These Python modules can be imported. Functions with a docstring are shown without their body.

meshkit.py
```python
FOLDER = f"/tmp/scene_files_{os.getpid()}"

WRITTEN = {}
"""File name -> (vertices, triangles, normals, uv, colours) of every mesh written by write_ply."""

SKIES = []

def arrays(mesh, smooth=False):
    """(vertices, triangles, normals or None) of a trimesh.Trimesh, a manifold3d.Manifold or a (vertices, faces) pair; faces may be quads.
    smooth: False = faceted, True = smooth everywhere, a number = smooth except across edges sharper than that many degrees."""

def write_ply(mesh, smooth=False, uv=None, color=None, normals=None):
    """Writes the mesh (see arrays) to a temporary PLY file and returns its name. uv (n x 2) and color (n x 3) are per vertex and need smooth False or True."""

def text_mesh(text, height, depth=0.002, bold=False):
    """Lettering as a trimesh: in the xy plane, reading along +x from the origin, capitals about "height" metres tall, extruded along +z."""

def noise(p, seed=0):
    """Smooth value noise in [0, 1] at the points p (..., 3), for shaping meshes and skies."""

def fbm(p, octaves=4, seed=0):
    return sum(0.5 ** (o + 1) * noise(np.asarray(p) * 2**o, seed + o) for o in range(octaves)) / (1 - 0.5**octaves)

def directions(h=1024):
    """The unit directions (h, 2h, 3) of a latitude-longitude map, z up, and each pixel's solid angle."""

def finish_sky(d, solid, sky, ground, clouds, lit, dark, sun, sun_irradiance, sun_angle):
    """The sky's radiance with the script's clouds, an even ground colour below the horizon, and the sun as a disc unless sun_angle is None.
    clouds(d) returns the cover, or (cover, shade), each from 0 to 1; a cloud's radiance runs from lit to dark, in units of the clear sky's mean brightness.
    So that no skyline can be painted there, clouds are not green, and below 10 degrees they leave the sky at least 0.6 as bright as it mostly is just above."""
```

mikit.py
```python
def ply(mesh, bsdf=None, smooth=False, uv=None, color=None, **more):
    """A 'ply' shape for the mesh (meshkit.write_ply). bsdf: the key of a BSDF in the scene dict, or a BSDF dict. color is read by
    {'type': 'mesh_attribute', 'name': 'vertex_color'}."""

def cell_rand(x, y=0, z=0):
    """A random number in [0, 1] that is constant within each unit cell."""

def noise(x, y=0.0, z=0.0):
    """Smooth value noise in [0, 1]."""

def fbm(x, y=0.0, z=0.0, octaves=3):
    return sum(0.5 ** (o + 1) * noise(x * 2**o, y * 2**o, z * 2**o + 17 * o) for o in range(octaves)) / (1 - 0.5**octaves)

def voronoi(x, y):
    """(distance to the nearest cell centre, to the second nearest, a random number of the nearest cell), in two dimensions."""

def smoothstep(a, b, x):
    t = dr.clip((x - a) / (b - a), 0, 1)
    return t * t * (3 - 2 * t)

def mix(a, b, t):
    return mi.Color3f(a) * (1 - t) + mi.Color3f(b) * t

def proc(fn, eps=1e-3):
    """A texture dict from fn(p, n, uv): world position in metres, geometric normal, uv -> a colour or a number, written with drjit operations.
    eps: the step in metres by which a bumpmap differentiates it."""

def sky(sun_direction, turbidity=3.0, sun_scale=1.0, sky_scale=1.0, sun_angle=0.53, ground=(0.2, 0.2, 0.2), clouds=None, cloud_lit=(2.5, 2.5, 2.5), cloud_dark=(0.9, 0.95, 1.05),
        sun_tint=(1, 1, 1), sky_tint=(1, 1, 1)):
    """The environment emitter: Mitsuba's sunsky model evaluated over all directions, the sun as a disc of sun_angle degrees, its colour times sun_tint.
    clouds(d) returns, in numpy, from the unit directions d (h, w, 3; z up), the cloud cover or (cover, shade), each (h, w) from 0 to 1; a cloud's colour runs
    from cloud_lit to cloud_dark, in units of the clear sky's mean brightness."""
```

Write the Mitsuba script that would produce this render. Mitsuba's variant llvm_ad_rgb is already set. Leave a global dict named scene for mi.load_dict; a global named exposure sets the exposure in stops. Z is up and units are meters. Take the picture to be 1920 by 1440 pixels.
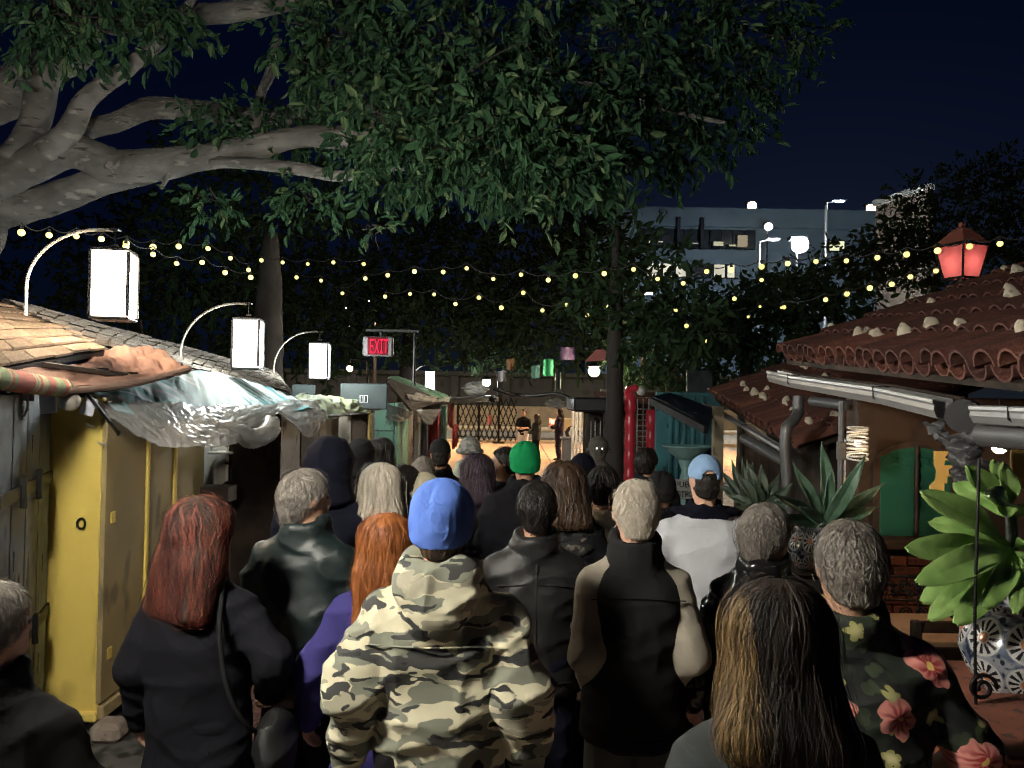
import math, random, numpy as np, trimesh, mitsuba as mi, mikit, meshkit
import drjit as dr
from mitsuba import ScalarTransform4f as T
from scipy.ndimage import map_coordinates
scene, labels = {}, {}
PI = math.pi
# ---------------------------------------------------------------- camera, sky, exposure
EYE, FPX = np.array([0.0, 0.0, 2.05]), 1450.0           # focal length in pixels of a 1920 px wide picture
PITCH, ROLL = math.atan(23 / FPX), math.radians(1.0)
FWD = np.array([0, math.cos(PITCH), math.sin(PITCH)])
UP0 = np.array([-math.sin(ROLL), 0, math.cos(ROLL)])
RGT = np.cross(FWD, UP0); RGT /= np.linalg.norm(RGT)
UPV = np.cross(RGT, FWD)
scene['camera'] = {'type': 'perspective', 'fov': 2 * math.degrees(math.atan(960 / FPX)), 'fov_axis': 'x', 'near_clip': 0.05, 'far_clip': 2000.0,
                   'to_world': T().look_at(origin=EYE.tolist(), target=(EYE + FWD).tolist(), up=UPV.tolist())}
scene['sky'] = {**mikit.sky((0.3, 0.8, 0.12), turbidity=3, sun_scale=0.0, sky_scale=0.0105, sky_tint=(0.28, 0.56, 2.3), ground=(0.05, 0.05, 0.05)), 'sampling_weight': 4.0}
exposure = 2.35

def at(px, py, D):
    """world point at depth D (metres along y) that is seen at this pixel of the photograph"""
    d = FWD + RGT * (px - 960) / FPX - UPV * (py - 720) / FPX
    return EYE + d * (D / d[1])

# ---------------------------------------------------------------- naming
def num(key):
    if key not in scene and key not in labels: return key
    n = 1
    while f'{key}_{n:03d}' in scene or f'{key}_{n:03d}' in labels: n += 1
    return f'{key}_{n:03d}'
def thing(name, label, cat, group=None):
    key = num(name); labels[key] = {'label': label, 'category': cat}
    if group: labels[key]['group'] = group
    return key
NEXT = {}
def put(name, mesh, m, parent=None, smooth=False, label=None, kind=None, **more):
    base = name if parent is None else parent + '__' + name
    n = NEXT.get(base, 0); key = base if n == 0 else f'{base}_{n:03d}'
    while key in scene: n += 1; key = f'{base}_{n:03d}'
    NEXT[base] = n + 1
    scene[key] = mikit.ply(mesh, m, smooth=smooth, **more) if not (isinstance(mesh, dict)) else mesh
    e = {}
    if label: e['label'] = label
    if kind: e['kind'] = kind
    if e: labels[key] = {**labels.get(key, {}), **e}
    return key
def struct(name, mesh, m, **k): return put(name, mesh, m, kind='structure', **k)
def single(name, mesh, m, label, cat, group=None, **k):
    key = thing(name, label, cat, group); scene[key] = mikit.ply(mesh, m, **k); return key

# ---------------------------------------------------------------- mesh helpers: every mesh is (V, F)
def cat(ms):
    vs, fs, n = [], [], 0
    for v, f in ms:
        f = np.asarray(f, int)
        if f.shape[1] == 4: f = np.vstack([f[:, [0, 1, 2]], f[:, [0, 2, 3]]])
        vs.append(np.asarray(v, float)); fs.append(f + n); n += len(v)
    return np.vstack(vs), np.vstack(fs)
def hull(pts):
    h = trimesh.convex.convex_hull(np.asarray(pts, float)); return np.array(h.vertices), np.array(h.faces)
_C = {}
def cbox(sx, sy, sz, b=0.006):
    """box centred on the origin with chamfered edges"""
    b = min(b, 0.3 * min(sx, sy, sz))
    h = np.array([sx, sy, sz]) / 2
    k = (round(sx, 4), round(sy, 4), round(sz, 4), round(b, 4))
    if k not in _C:
        P = [(2 * np.array(s) - 1) * (h - b * (1 - np.eye(3)[a])) for s in np.ndindex(2, 2, 2) for a in range(3)]
        _C[k] = hull(P)
    return _C[k]
def rbox(c, s, b=0.006, rz=0, R=None):
    v, f = cbox(*s, b)
    if R is None:
        a, d = math.cos(rz), math.sin(rz); R = np.array([[a, -d, 0], [d, a, 0], [0, 0, 1.0]])
    return v @ np.asarray(R).T + np.asarray(c, float), f
def frame(d, up=(0, 0, 1)):
    d = np.asarray(d, float); d = d / np.linalg.norm(d); up = np.asarray(up, float)
    if abs(d @ up) > .98: up = np.array([0, 1.0, 0]) if abs(d[1]) < .9 else np.array([1.0, 0, 0])
    x = np.cross(up, d); x /= np.linalg.norm(x)
    return np.stack([x, np.cross(d, x), d], 1)
def beam(p, q, w, h, b=0.004, up=(0, 0, 1)):
    p, q = np.asarray(p, float), np.asarray(q, float)
    return rbox((p + q) / 2, (w, h, np.linalg.norm(q - p)), b, R=frame(q - p, up))
def tube(P, r, n=8, cap=True, ell=1.0):
    P = np.asarray(P, float); r = np.broadcast_to(np.asarray(r, float), len(P))
    t = np.gradient(P, axis=0); t /= np.linalg.norm(t, axis=1, keepdims=True) + 1e-12
    x = frame(t[0])[:, 0]; V = []
    a = np.arange(n) * 2 * PI / n
    for i in range(len(P)):
        x = x - t[i] * (x @ t[i]); x /= np.linalg.norm(x) + 1e-12; y = np.cross(t[i], x)
        V.append(P[i] + r[i] * (np.cos(a)[:, None] * x + ell * np.sin(a)[:, None] * y))
    V = np.vstack(V); k = np.arange(n); F = []
    for i in range(len(P) - 1):
        F.append(np.stack([i * n + k, i * n + (k + 1) % n, (i + 1) * n + (k + 1) % n, (i + 1) * n + k], 1))
    F = np.vstack(F); F = np.vstack([F[:, [0, 1, 2]], F[:, [0, 2, 3]]])
    if cap:
        m = len(V); V = np.vstack([V, P[:1], P[-1:]]); e = (len(P) - 1) * n
        F = np.vstack([F, np.stack([k * 0 + m, (k + 1) % n, k], 1), np.stack([k * 0 + m + 1, e + k, e + (k + 1) % n], 1)])
    return V, F
def lathe(prof, n=24, c=(0, 0, 0)):
    prof = np.asarray(prof, float); a = np.arange(n) * 2 * PI / n
    V = np.vstack([np.stack([r * np.cos(a), r * np.sin(a), a * 0 + z], 1) for r, z in prof]); k = np.arange(n)
    F = np.vstack([np.stack([i * n + k, i * n + (k + 1) % n, (i + 1) * n + (k + 1) % n, (i + 1) * n + k], 1) for i in range(len(prof) - 1)])
    return V + np.asarray(c, float), np.vstack([F[:, [0, 1, 2]], F[:, [0, 2, 3]]])
def sphere(c, r, n=2):
    m = trimesh.creation.icosphere(subdivisions=n); return np.array(m.vertices) * r + np.asarray(c, float), np.array(m.faces)
def gridf(nu, nv):
    i, j = np.meshgrid(np.arange(nu - 1), np.arange(nv - 1), indexing='ij'); k = (i * nv + j).ravel()
    return np.vstack([np.stack([k, k + nv, k + nv + 1], 1), np.stack([k, k + nv + 1, k + 1], 1)])
def sheet(P, t=0.004):
    """P (nu, nv, 3) -> a closed thin sheet of thickness t"""
    P = np.asarray(P, float); nu, nv = P.shape[:2]
    n = np.cross(np.gradient(P, axis=0), np.gradient(P, axis=1)); n /= np.linalg.norm(n, axis=2, keepdims=True) + 1e-12
    A, B = (P + n * t / 2).reshape(-1, 3), (P - n * t / 2).reshape(-1, 3); F = gridf(nu, nv); m = nu * nv
    e = np.concatenate([np.arange(nv), np.arange(1, nu) * nv + nv - 1, (nu - 1) * nv + np.arange(nv - 2, -1, -1), np.arange(nu - 2, 0, -1) * nv]); e2 = np.roll(e, -1)
    S = np.vstack([np.stack([e, e2, e2 + m], 1), np.stack([e, e2 + m, e + m], 1)])
    return np.vstack([A, B]), np.vstack([F, F[:, ::-1] + m, S])
def patch(rows, nu=30, nv=30):
    """smooth surface through a coarse grid of control points"""
    from scipy.interpolate import PchipInterpolator
    rows = np.asarray(rows, float); a, b = rows.shape[:2]
    P = PchipInterpolator(np.linspace(0, 1, a), rows, axis=0)(np.linspace(0, 1, nu))
    return PchipInterpolator(np.linspace(0, 1, b), P, axis=1)(np.linspace(0, 1, nv))
def spline(P, n):
    from scipy.interpolate import PchipInterpolator
    P = np.asarray(P, float); s = np.concatenate([[0], np.cumsum(np.linalg.norm(np.diff(P[:, :3], axis=0), axis=1))])
    return PchipInterpolator(s, P, axis=0)(np.linspace(0, s[-1], n))
def quadwall(p, q, z0, z1, t=0.04, b=.004):
    """upright slab from p to q (x, y), between two heights"""
    p, q = np.asarray(p, float), np.asarray(q, float); d = q - p
    return rbox([*(p + q) / 2, (z0 + z1) / 2], (np.linalg.norm(d), t, z1 - z0), b, rz=math.atan2(d[1], d[0]))
def moved(m, R=None, t=(0, 0, 0)):
    v = np.asarray(m[0], float)
    return (v if R is None else v @ np.asarray(R).T) + np.asarray(t, float), m[1]
def rotz(a): c, s = math.cos(a), math.sin(a); return np.array([[c, -s, 0], [s, c, 0], [0, 0, 1.0]])
def rotx(a): c, s = math.cos(a), math.sin(a); return np.array([[1.0, 0, 0], [0, c, -s], [0, s, c]])
def roty(a): c, s = math.cos(a), math.sin(a); return np.array([[c, 0, s], [0, 1.0, 0], [-s, 0, c]])

# ---------------------------------------------------------------- materials
def mat(key, color, rough=0.7, bump=None, two=True, **k):
    d = {'type': 'principled', 'base_color': color if isinstance(color, dict) else {'type': 'rgb', 'value': list(color)}, 'roughness': rough, **k}
    if bump: d = {'type': 'bumpmap', 'arbitrary': {**mikit.proc(bump[0], bump[2] if len(bump) > 2 else 1e-3)}, 'scale': bump[1], 'bsdf': d}
    scene[key] = {'type': 'twosided', 'bsdf': d} if two else d
    return key
fb, nz, mx, ss = mikit.fbm, mikit.noise, mikit.mix, mikit.smoothstep
def worn(a, b, s=3.0, c=None, cs=25.0):
    """paint or plaster: two tones in large blotches, fine specks of a third"""
    def fn(p, n, uv):
        t = mx(a, b, ss(.35, .68, fb(p.x * s, p.y * s, p.z * s * .6, octaves=4)))
        return t if c is None else mx(t, c, ss(.62, .75, fb(p.x * cs, p.y * cs, p.z * cs * .35, octaves=3)))
    return mikit.proc(fn)
mat('dark_metal', (.012, .012, .013), .45, metallic=.6)
mat('grey_metal', (.55, .56, .57), .42, metallic=.7)
mat('pale_metal', (.5, .5, .5), .35, metallic=.7)
mat('black_paint', (.012, .012, .014), .5)
mat('white_paint', worn((.62, .6, .55), (.5, .48, .43), 4, (.25, .22, .18), 18), .6)
mat('cream_paint', worn((.45, .40, .33), (.36, .31, .25), 3, (.12, .1, .08), 14), .65)
mat('yellow_paint', worn((.74, .57, .15), (.66, .50, .115), 1.6, (.5, .37, .09), 5), .5)
mat('blue_paint', worn((.13, .16, .19), (.085, .105, .13), 5, (.02, .024, .03), 11), .6)
mat('tan_paint', worn((.30, .25, .17), (.22, .18, .125), 3, (.1, .08, .05), 12), .6)
mat('mint_paint', worn((.33, .64, .47), (.26, .55, .40), 3, (.16, .3, .22), 14), .55)
mat('teal_paint', worn((.05, .20, .22), (.035, .13, .16), 2, (.02, .06, .07), 12), .55)
mat('sign_grey', (.018, .028, .029), .6)
mat('plain_white', (.75, .74, .7), .55)
mat('dark_wood', worn((.045, .03, .022), (.022, .016, .012), 6), .65)
mat('brown_wood', worn((.085, .048, .03), (.05, .03, .02), 6), .6)
mat('tar', (.012, .011, .011), .8)
def lamp(color, power):
    return {'type': 'area', 'radiance': {'type': 'rgb', 'value': [c * power for c in color]}}
mat('lamp_glass', (.8, .8, .78), .4, two=False)
# ================================================================ GROUND
def f_ground(p, n, uv):
    t = fb(p.x * 1.3, p.y * 1.3, 0, octaves=4)
    g = mx((.115, .108, .10), (.075, .07, .066), ss(.35, .65, t))
    g = mx(g, (.03, .028, .026), ss(.60, .72, fb(p.x * 7, p.y * 7, 3.1, octaves=3)))
    return g
mat('ground_mat', mikit.proc(f_ground), .75)
def f_brick(a, b, c):
    def fn(p, n, uv):
        t = mx(a, b, fb(p.x * 9, p.y * 9, p.z * 9, octaves=3))
        return mx(t, c, ss(.58, .74, fb(p.x * 30, p.y * 30, p.z * 30, octaves=2)))
    return mikit.proc(fn)
mat('paver_red', f_brick((.20, .085, .065), (.13, .06, .05), (.07, .05, .045)), .8)
mat('paver_dark', f_brick((.14, .065, .055), (.09, .045, .04), (.05, .04, .035)), .8)
mat('brick_red', f_brick((.36, .12, .065), (.26, .085, .05), (.15, .07, .05)), .8)
mat('brick_dark', f_brick((.24, .085, .05), (.16, .06, .04), (.09, .05, .04)), .8)
mat('mortar', f_brick((.33, .27, .22), (.25, .2, .165), (.18, .15, .12)), .85)
struct('ground', sheet(np.array([[[x, y, -.02] for y in (-30., 150.)] for x in (-120., 120.)]), .04), 'ground_mat')
rnd = random.Random(5)
pv = struct('alley_pavement', sheet(np.array([[[x, y, .002] for y in (-4., 19.)] for x in (-1.9, 2.2)]), .004), 'mortar')
many, count = [], 0
for r in range(int(15 / .112)):
    y = 3.2 + r * .112
    for c in range(19):
        x = -1.85 + c * .215 + (r % 2) * .107
        b = rbox((x, y, .008 + rnd.uniform(-.002, .002)), (.205, .102, .014), .003, rz=rnd.uniform(-.01, .01))
        if 15 <= r < 39 and count < 300 and not (2 < c < 6 and r < 22):
            put('paver', b, rnd.choice(['paver_red', 'paver_red', 'paver_dark']), pv); count += 1
        else: many.append(b)
put('paver_field', cat(many), 'paver_red', pv, kind='stuff')

# ================================================================ LANTERNS ON GOOSENECKS (the row of lit lamps on the left)
def lantern(c, base, h, col, power, label, rz=.2, w=None, arch=True):
    t = thing('lantern', label, 'lantern', 'lanterns hanging from gooseneck poles over the stalls')
    c, base = np.asarray(c, float), np.asarray(base, float); w = w or h * .54; R = rotz(rz)
    zt = c[2] + h / 2
    if arch:
        top = zt + h * .38; d = c[:2] - base[:2]; rad = np.linalg.norm(d); P = [base, [*base[:2], top - rad * .62]]
        for k in range(1, 13):
            a = PI / 2 * k / 12; P.append([*(base[:2] + d * .8 * (1 - math.cos(a))), top - rad * .62 * (1 - math.sin(a))])
        P.append([*(base[:2] + d * .97), top - .004])
        P = spline(np.array(P), 40)
        put('pole', tube(P, h * .028, 8), 'pole_metal', t, smooth=40)
        put('hanger', cat([tube([[*c[:2], top + .01], [*c[:2], zt + .03]], .006, 6), rbox([*c[:2], top], (.05, .05, .018))]), 'dark_metal', t)
    cap = [(w * .56, 0), (w * .56, .012), (w * .2, h * .09), (w * .09, h * .10), (w * .09, h * .125), (.0, h * .13)]
    q = lathe(cap, 4); q = moved(q, rotz(PI / 4) @ np.diag([1.28, 1.28, 1]))
    put('roof', moved(q, R, [*c[:2], zt + .004]), 'dark_metal', t)
    put('base', moved(rbox((0, 0, 0), (w * 1.06, w * 1.06, .02)), R, [*c[:2], c[2] - h / 2 - .012]), 'dark_metal', t)
    for sx, sy in ((1, 1), (1, -1), (-1, 1), (-1, -1)):
        put('corner_bar', moved(rbox((sx * w * .5, sy * w * .5, 0), (.018, .018, h), .003), R, c), 'dark_metal', t)
    g = trimesh.creation.box((w * .97, w * .97, h * .985))
    k = put('lamp_glass', moved((np.array(g.vertices), np.array(g.faces)), R, c), 'lamp_glass', t)
    scene[k]['emitter'] = {**lamp(col, power), 'sampling_weight': 6.0 if power * h * h > 1 else 2.0}
    return t
mat('pole_metal', (.38, .36, .31), .35, metallic=.5)
LP = 20.0
WARM, COOL = (1.0, .80, .58), (.93, 1.0, .95)
lantern(at(214, 535, 4.5), at(48, 592, 4.55), .37, WARM, LP, 'largest lit lantern on a curved pole above the shingled stall roof', .20)
lantern(at(465, 645, 6.1), at(338, 684, 6.3), .365, COOL, LP, 'second lit lantern on a curved pole over the plastic covered awning', .12)
lantern(at(599, 677, 8.5), at(513, 707, 8.8), .37, COOL, LP, 'third lit lantern on a curved pole left of the exit sign', .10)
lantern(at(806, 714, 15.5), at(773, 728, 15.8), .36, COOL, LP, 'far glowing lantern above the mint green stall roof', .1)
lantern((-1.55, 1.45, 2.72), (-2.35, 1.55, 2.35), .37, (1.0, .94, .82), LP * 5.2, 'next lantern of the row, on a curved pole beside the nearest stall', .15)

# ================================================================ LEFT STALLS
def shingles(par, A, B, C, D, rows, cols, mats, t=.014, seed=1, deck='tar'):
    """courses of single shingles on the quad eave A-B, ridge D-C"""
    A, B, C, D = [np.asarray(q, float) for q in (A, B, C, D)]; r_ = random.Random(seed)
    S = lambda u, v: (A * (1 - u) + B * u) * (1 - v) + (D * (1 - u) + C * u) * v
    nrm = np.cross(B - A, D - A); nrm /= np.linalg.norm(nrm); nrm *= np.sign(nrm[2])
    rf = put('roof', sheet([[S(u, v) - nrm * .02 for v in (0, .5, 1)] for u in (0, .5, 1)], .03), deck, par)
    for r in range(rows):
        for c in range(cols + 1):
            o = .5 * (r % 2)
            u0, u1 = max(0, (c - o) / cols + .002), min(1, (c + 1 - o) / cols - .002)
            if u1 - u0 < .01: continue
            v0 = r / rows + r_.uniform(-.012, .012); v1 = min(1.0, (r + 1.25) / rows)
            lift = t * 1.5 + r_.uniform(0, t * .7)
            q = [S(u0, v0), S(u1, v0 + r_.uniform(-.006, .006)), S(u1, v1), S(u0, v1)]
            lo = [q[0] + nrm * (lift - t), q[1] + nrm * (lift - t), q[2] + nrm * .001, q[3] + nrm * .001]
            hi = [q[0] + nrm * lift, q[1] + nrm * lift, q[2] + nrm * .004, q[3] + nrm * .004]
            V = np.array(lo + hi)
            F = np.array([[0, 3, 2, 1], [4, 5, 6, 7], [0, 1, 5, 4], [1, 2, 6, 5], [2, 3, 7, 6], [3, 0, 4, 7]])
            put('shingle', (V, F), r_.choice(mats), rf)
    return rf
def grit(a, b, c):
    def fn(p, n, uv):
        t = mx(a, b, fb(p.x * 5, p.y * 5, p.z * 5, octaves=3))
        return mx(t, c, ss(.5, .8, nz(p.x * 160, p.y * 160, p.z * 160)))
    return mikit.proc(fn)
mat('shingle_a', grit((.20, .145, .10), (.14, .10, .07), (.28, .21, .15)), .85)
mat('shingle_b', grit((.15, .11, .075), (.10, .075, .052), (.22, .17, .12)), .85)
mat('shingle_c', grit((.10, .085, .07), (.07, .06, .05), (.15, .13, .11)), .85)
mat('shingle_d', grit((.13, .11, .09), (.09, .078, .065), (.18, .155, .13)), .85)

# ---- first stall: blue boards, turned a little towards the alley, shingled roof with the warm lantern
s1 = thing('market_stall', 'weathered blue-grey stall with strap hinges at the left edge, under the brown awning', 'stall', 'stalls along the left side of the alley')
a0, d1 = np.array([-2.74, 4.58]), np.array([.358, -.934])
n1 = np.array([.934, .358])
for i in range(5):
    p, q = a0 + d1 * (.31 * i + .004), a0 + d1 * (.31 * (i + 1) - .006)
    put('plank', quadwall(p, q, .13, 2.02, .034, .006), 'blue_paint', s1)
for z in (.75, 1.53, ):
    p, q = a0 + d1 * -.01 + n1 * .024, a0 + d1 * 1.2 + n1 * .024
    hg = put('strap_hinge', quadwall(p, q, z - .035, z + .035, .016, .004), 'dark_metal', s1)
    for k in (.42, .78): put('hasp', rbox([*(a0 + d1 * k + n1 * .04), z], (.03, .03, .16), .004, rz=-1.2), 'dark_metal', hg)
for k, z in ((.16, 1.05), (.50, 1.75), (.72, .95), (.2, .5), (.85, 1.2)):
    put('slot', rbox([*(a0 + d1 * k + n1 * .0172), z], (.012, .004, .10), .001, rz=math.atan2(d1[1], d1[0])), 'black_paint', s1)
put('frame', cat([quadwall(a0 - n1 * .05, a0 + d1 * 1.6 - n1 * .05, .06, 2.06, .05), quadwall(a0 - n1 * .08, a0 - n1 * 1.1, .1, 2.0, .05)]), 'dark_wood', s1)
shingles(s1, at(-90, 705, 3.2), at(197, 657, 4.8), at(112, 608, 5.1), at(-120, 600, 4.1), 4, 7, ['shingle_a', 'shingle_b'], seed=3)
shingles(s1, at(-120, 606, 4.1), at(118, 622, 5.05), at(20, 571, 5.6), at(-220, 540, 4.6), 4, 6, ['shingle_a', 'shingle_b'], seed=8)

# awning of the first stall: brown cloth, rail, striped roller, hem, strut
def folds(P, amp, f1, f2, seed=0, ridge=False):
    """push a grid of points along its normals by noise"""
    P = np.asarray(P, float); nu, nv = P.shape[:2]
    n = np.cross(np.gradient(P, axis=0), np.gradient(P, axis=1)); n /= np.linalg.norm(n, axis=2, keepdims=True) + 1e-12
    u, v = np.meshgrid(np.linspace(0, 1, nu), np.linspace(0, 1, nv), indexing='ij')
    w = meshkit.fbm(np.stack([u * f1, v * f2, u * 0 + seed], -1), 4, seed)
    if ridge: w = 1 - np.abs(2 * w - 1) ** .7
    return P + n * ((w - .5) * 2 * amp)[..., None]
mat('brown_cloth', worn((.22, .125, .09), (.16, .09, .07), 7, (.25, .12, .10), 9), .85)
mat('brown_hem', (.10, .065, .05), .8)
def f_stripe(p, n, uv):
    s = p.y * 22
    t = mx((.38, .12, .09), (.42, .36, .22), ss(.35, .5, nz(s, 0, 0)))
    return mx(t, (.2, .25, .14), ss(.62, .7, nz(s * 1.3 + 31, 0, 0)))
mat('striped_cloth', mikit.proc(f_stripe), .85)
aw = thing('awning', 'brown cloth awning with rolled striped front edge on the nearest stall', 'awning', 'awnings of the left stalls')
G = [[at(*q) for q in r] for r in [[(-60, 690, 3.45), (40, 676, 3.95), (140, 690, 4.3), (235, 704, 4.6), (350, 688, 5.0)],
                                   [(-60, 697, 3.3), (40, 690, 3.8), (140, 706, 4.2), (245, 708, 4.5), (350, 691, 4.95)],
                                   [(-60, 702, 3.1), (40, 706, 3.6), (125, 727, 4.1), (262, 716, 4.45), (352, 694, 4.9)]]]
put('cloth', sheet(folds(patch(G, 24, 70), .03, 3, 14, 2), .006), 'brown_cloth', aw, smooth=60)
G = [[at(*q) for q in r] for r in [[(160, 668, 4.85), (215, 655, 5.0), (270, 664, 5.1), (350, 685, 5.15)],
                                   [(150, 676, 4.7), (215, 668, 4.8), (275, 678, 4.9), (352, 688, 5.05)],
                                   [(140, 688, 4.4), (220, 698, 4.6), (290, 700, 4.75), (354, 692, 4.98)]]]
put('gathered_cloth', sheet(folds(patch(G, 40, 60), .085, 2.5, 5, 9), .006), 'brown_cloth', aw, smooth=60)
put('rail', beam(at(-40, 668, 3.7), at(236, 704, 4.55), .035, .03), 'dark_wood', aw)
rp, rq = at(-60, 697, 3.05), at(116, 727, 4.08)
put('roller', tube(spline([rp, (rp + rq) / 2 + [0, 0, -.006], rq], 12), .05, 14), 'striped_cloth', aw, smooth=40)
put('roller_cap', tube([rq + (rq - rp) * .002, rq + (rq - rp) * .012], .052, 14), 'sign_grey', aw)
put('hem', tube(spline([at(*q) for q in ((120, 733, 4.06), (185, 728, 4.25), (262, 717, 4.45), (310, 704, 4.7), (352, 692, 4.93))], 30), .028, 8, ell=.7), 'brown_hem', aw, smooth=40)
st0, st1 = at(163, 738, 4.25), at(222, 812, 4.4)
put('strut', cat([beam(st0, st1, .03, .012), rbox(st1, (.02, .02, .03))]), 'dark_metal', aw)
mat('tag_white', (.5, .5, .56), .5)
for (px, py, D, w, h, a) in ((8, 757, 3.75, .085, .10, .3), (90, 757, 4.0, .10, .10, -.2), (166, 762, 4.3, .07, .10, .5), (45, 742, 3.9, .10, .05, .1)):
    single('price_tag', rbox(at(px, py, D), (w, .006, h), .002, R=rotz(a) @ roty(a * .6)), 'tag_white', f'blank white tag hanging under the brown awning {["at the left edge", "left of the round bulb", "right of the round bulb", "above the wire hook"][(8, 90, 166, 45).index(px)]}', 'tag', 'tags under the brown awning')
single('hanging_bulb', cat([sphere(at(130, 752, 4.15), .055), tube([at(130, 728, 4.12), at(130, 742, 4.15)], .012, 6)]), 'pole_metal', 'unlit grey globe bulb hanging under the brown awning', 'bulb', smooth=True)
hk = spline([at(*q) for q in ((52, 738, 3.9), (52, 757, 3.9), (49, 772, 3.9), (43, 781, 3.9), (37, 780, 3.9), (35, 772, 3.9))], 20)
single('wire_hook', tube(hk, .006, 6), 'pale_metal', 'bent pale wire hook hanging below the brown awning', 'hook', smooth=True)

for a, b, lb in (((163, 794), (176, 800), 'small bright hook in the dark above the yellow panel'), ((184, 829), (200, 833), 'lower small bright hook above the yellow panel')):
    single('wire_hook', tube(spline([at(*a, 4.5), (at(*a, 4.5) + at(*b, 4.45)) / 2 - [0, 0, .006], at(*b, 4.45)], 8), .005, 6), 'pale_metal', lb, 'hook', smooth=True)
# ---- second stall: yellow
s2 = thing('market_stall', 'yellow painted box stall on low skids, second from the left', 'stall', 'stalls along the left side of the alley')
put('end_panel', quadwall((-2.80, 4.62), (-2.415, 4.6), .14, 2.0, .045, .008), 'yellow_paint', s2)
put('bottom_rail', quadwall((-2.81, 4.59), (-2.40, 4.57), .10, .155, .05, .01), 'yellow_paint', s2)
wp, wq = np.array([-2.40, 4.57]), np.array([-2.42, 6.1])
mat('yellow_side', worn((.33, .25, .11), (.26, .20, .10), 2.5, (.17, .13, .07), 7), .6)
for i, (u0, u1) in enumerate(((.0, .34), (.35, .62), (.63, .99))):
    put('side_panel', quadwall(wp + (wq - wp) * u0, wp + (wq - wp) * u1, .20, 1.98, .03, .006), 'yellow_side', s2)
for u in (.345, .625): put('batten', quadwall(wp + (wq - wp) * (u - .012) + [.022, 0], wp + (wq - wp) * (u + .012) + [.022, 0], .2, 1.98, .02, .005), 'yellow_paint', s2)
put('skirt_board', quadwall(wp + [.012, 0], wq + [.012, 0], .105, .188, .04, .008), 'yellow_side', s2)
put('body', rbox((-3.05, 5.38, 1.05), (1.18, 1.42, 1.8), .01), 'dark_wood', s2)
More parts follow.
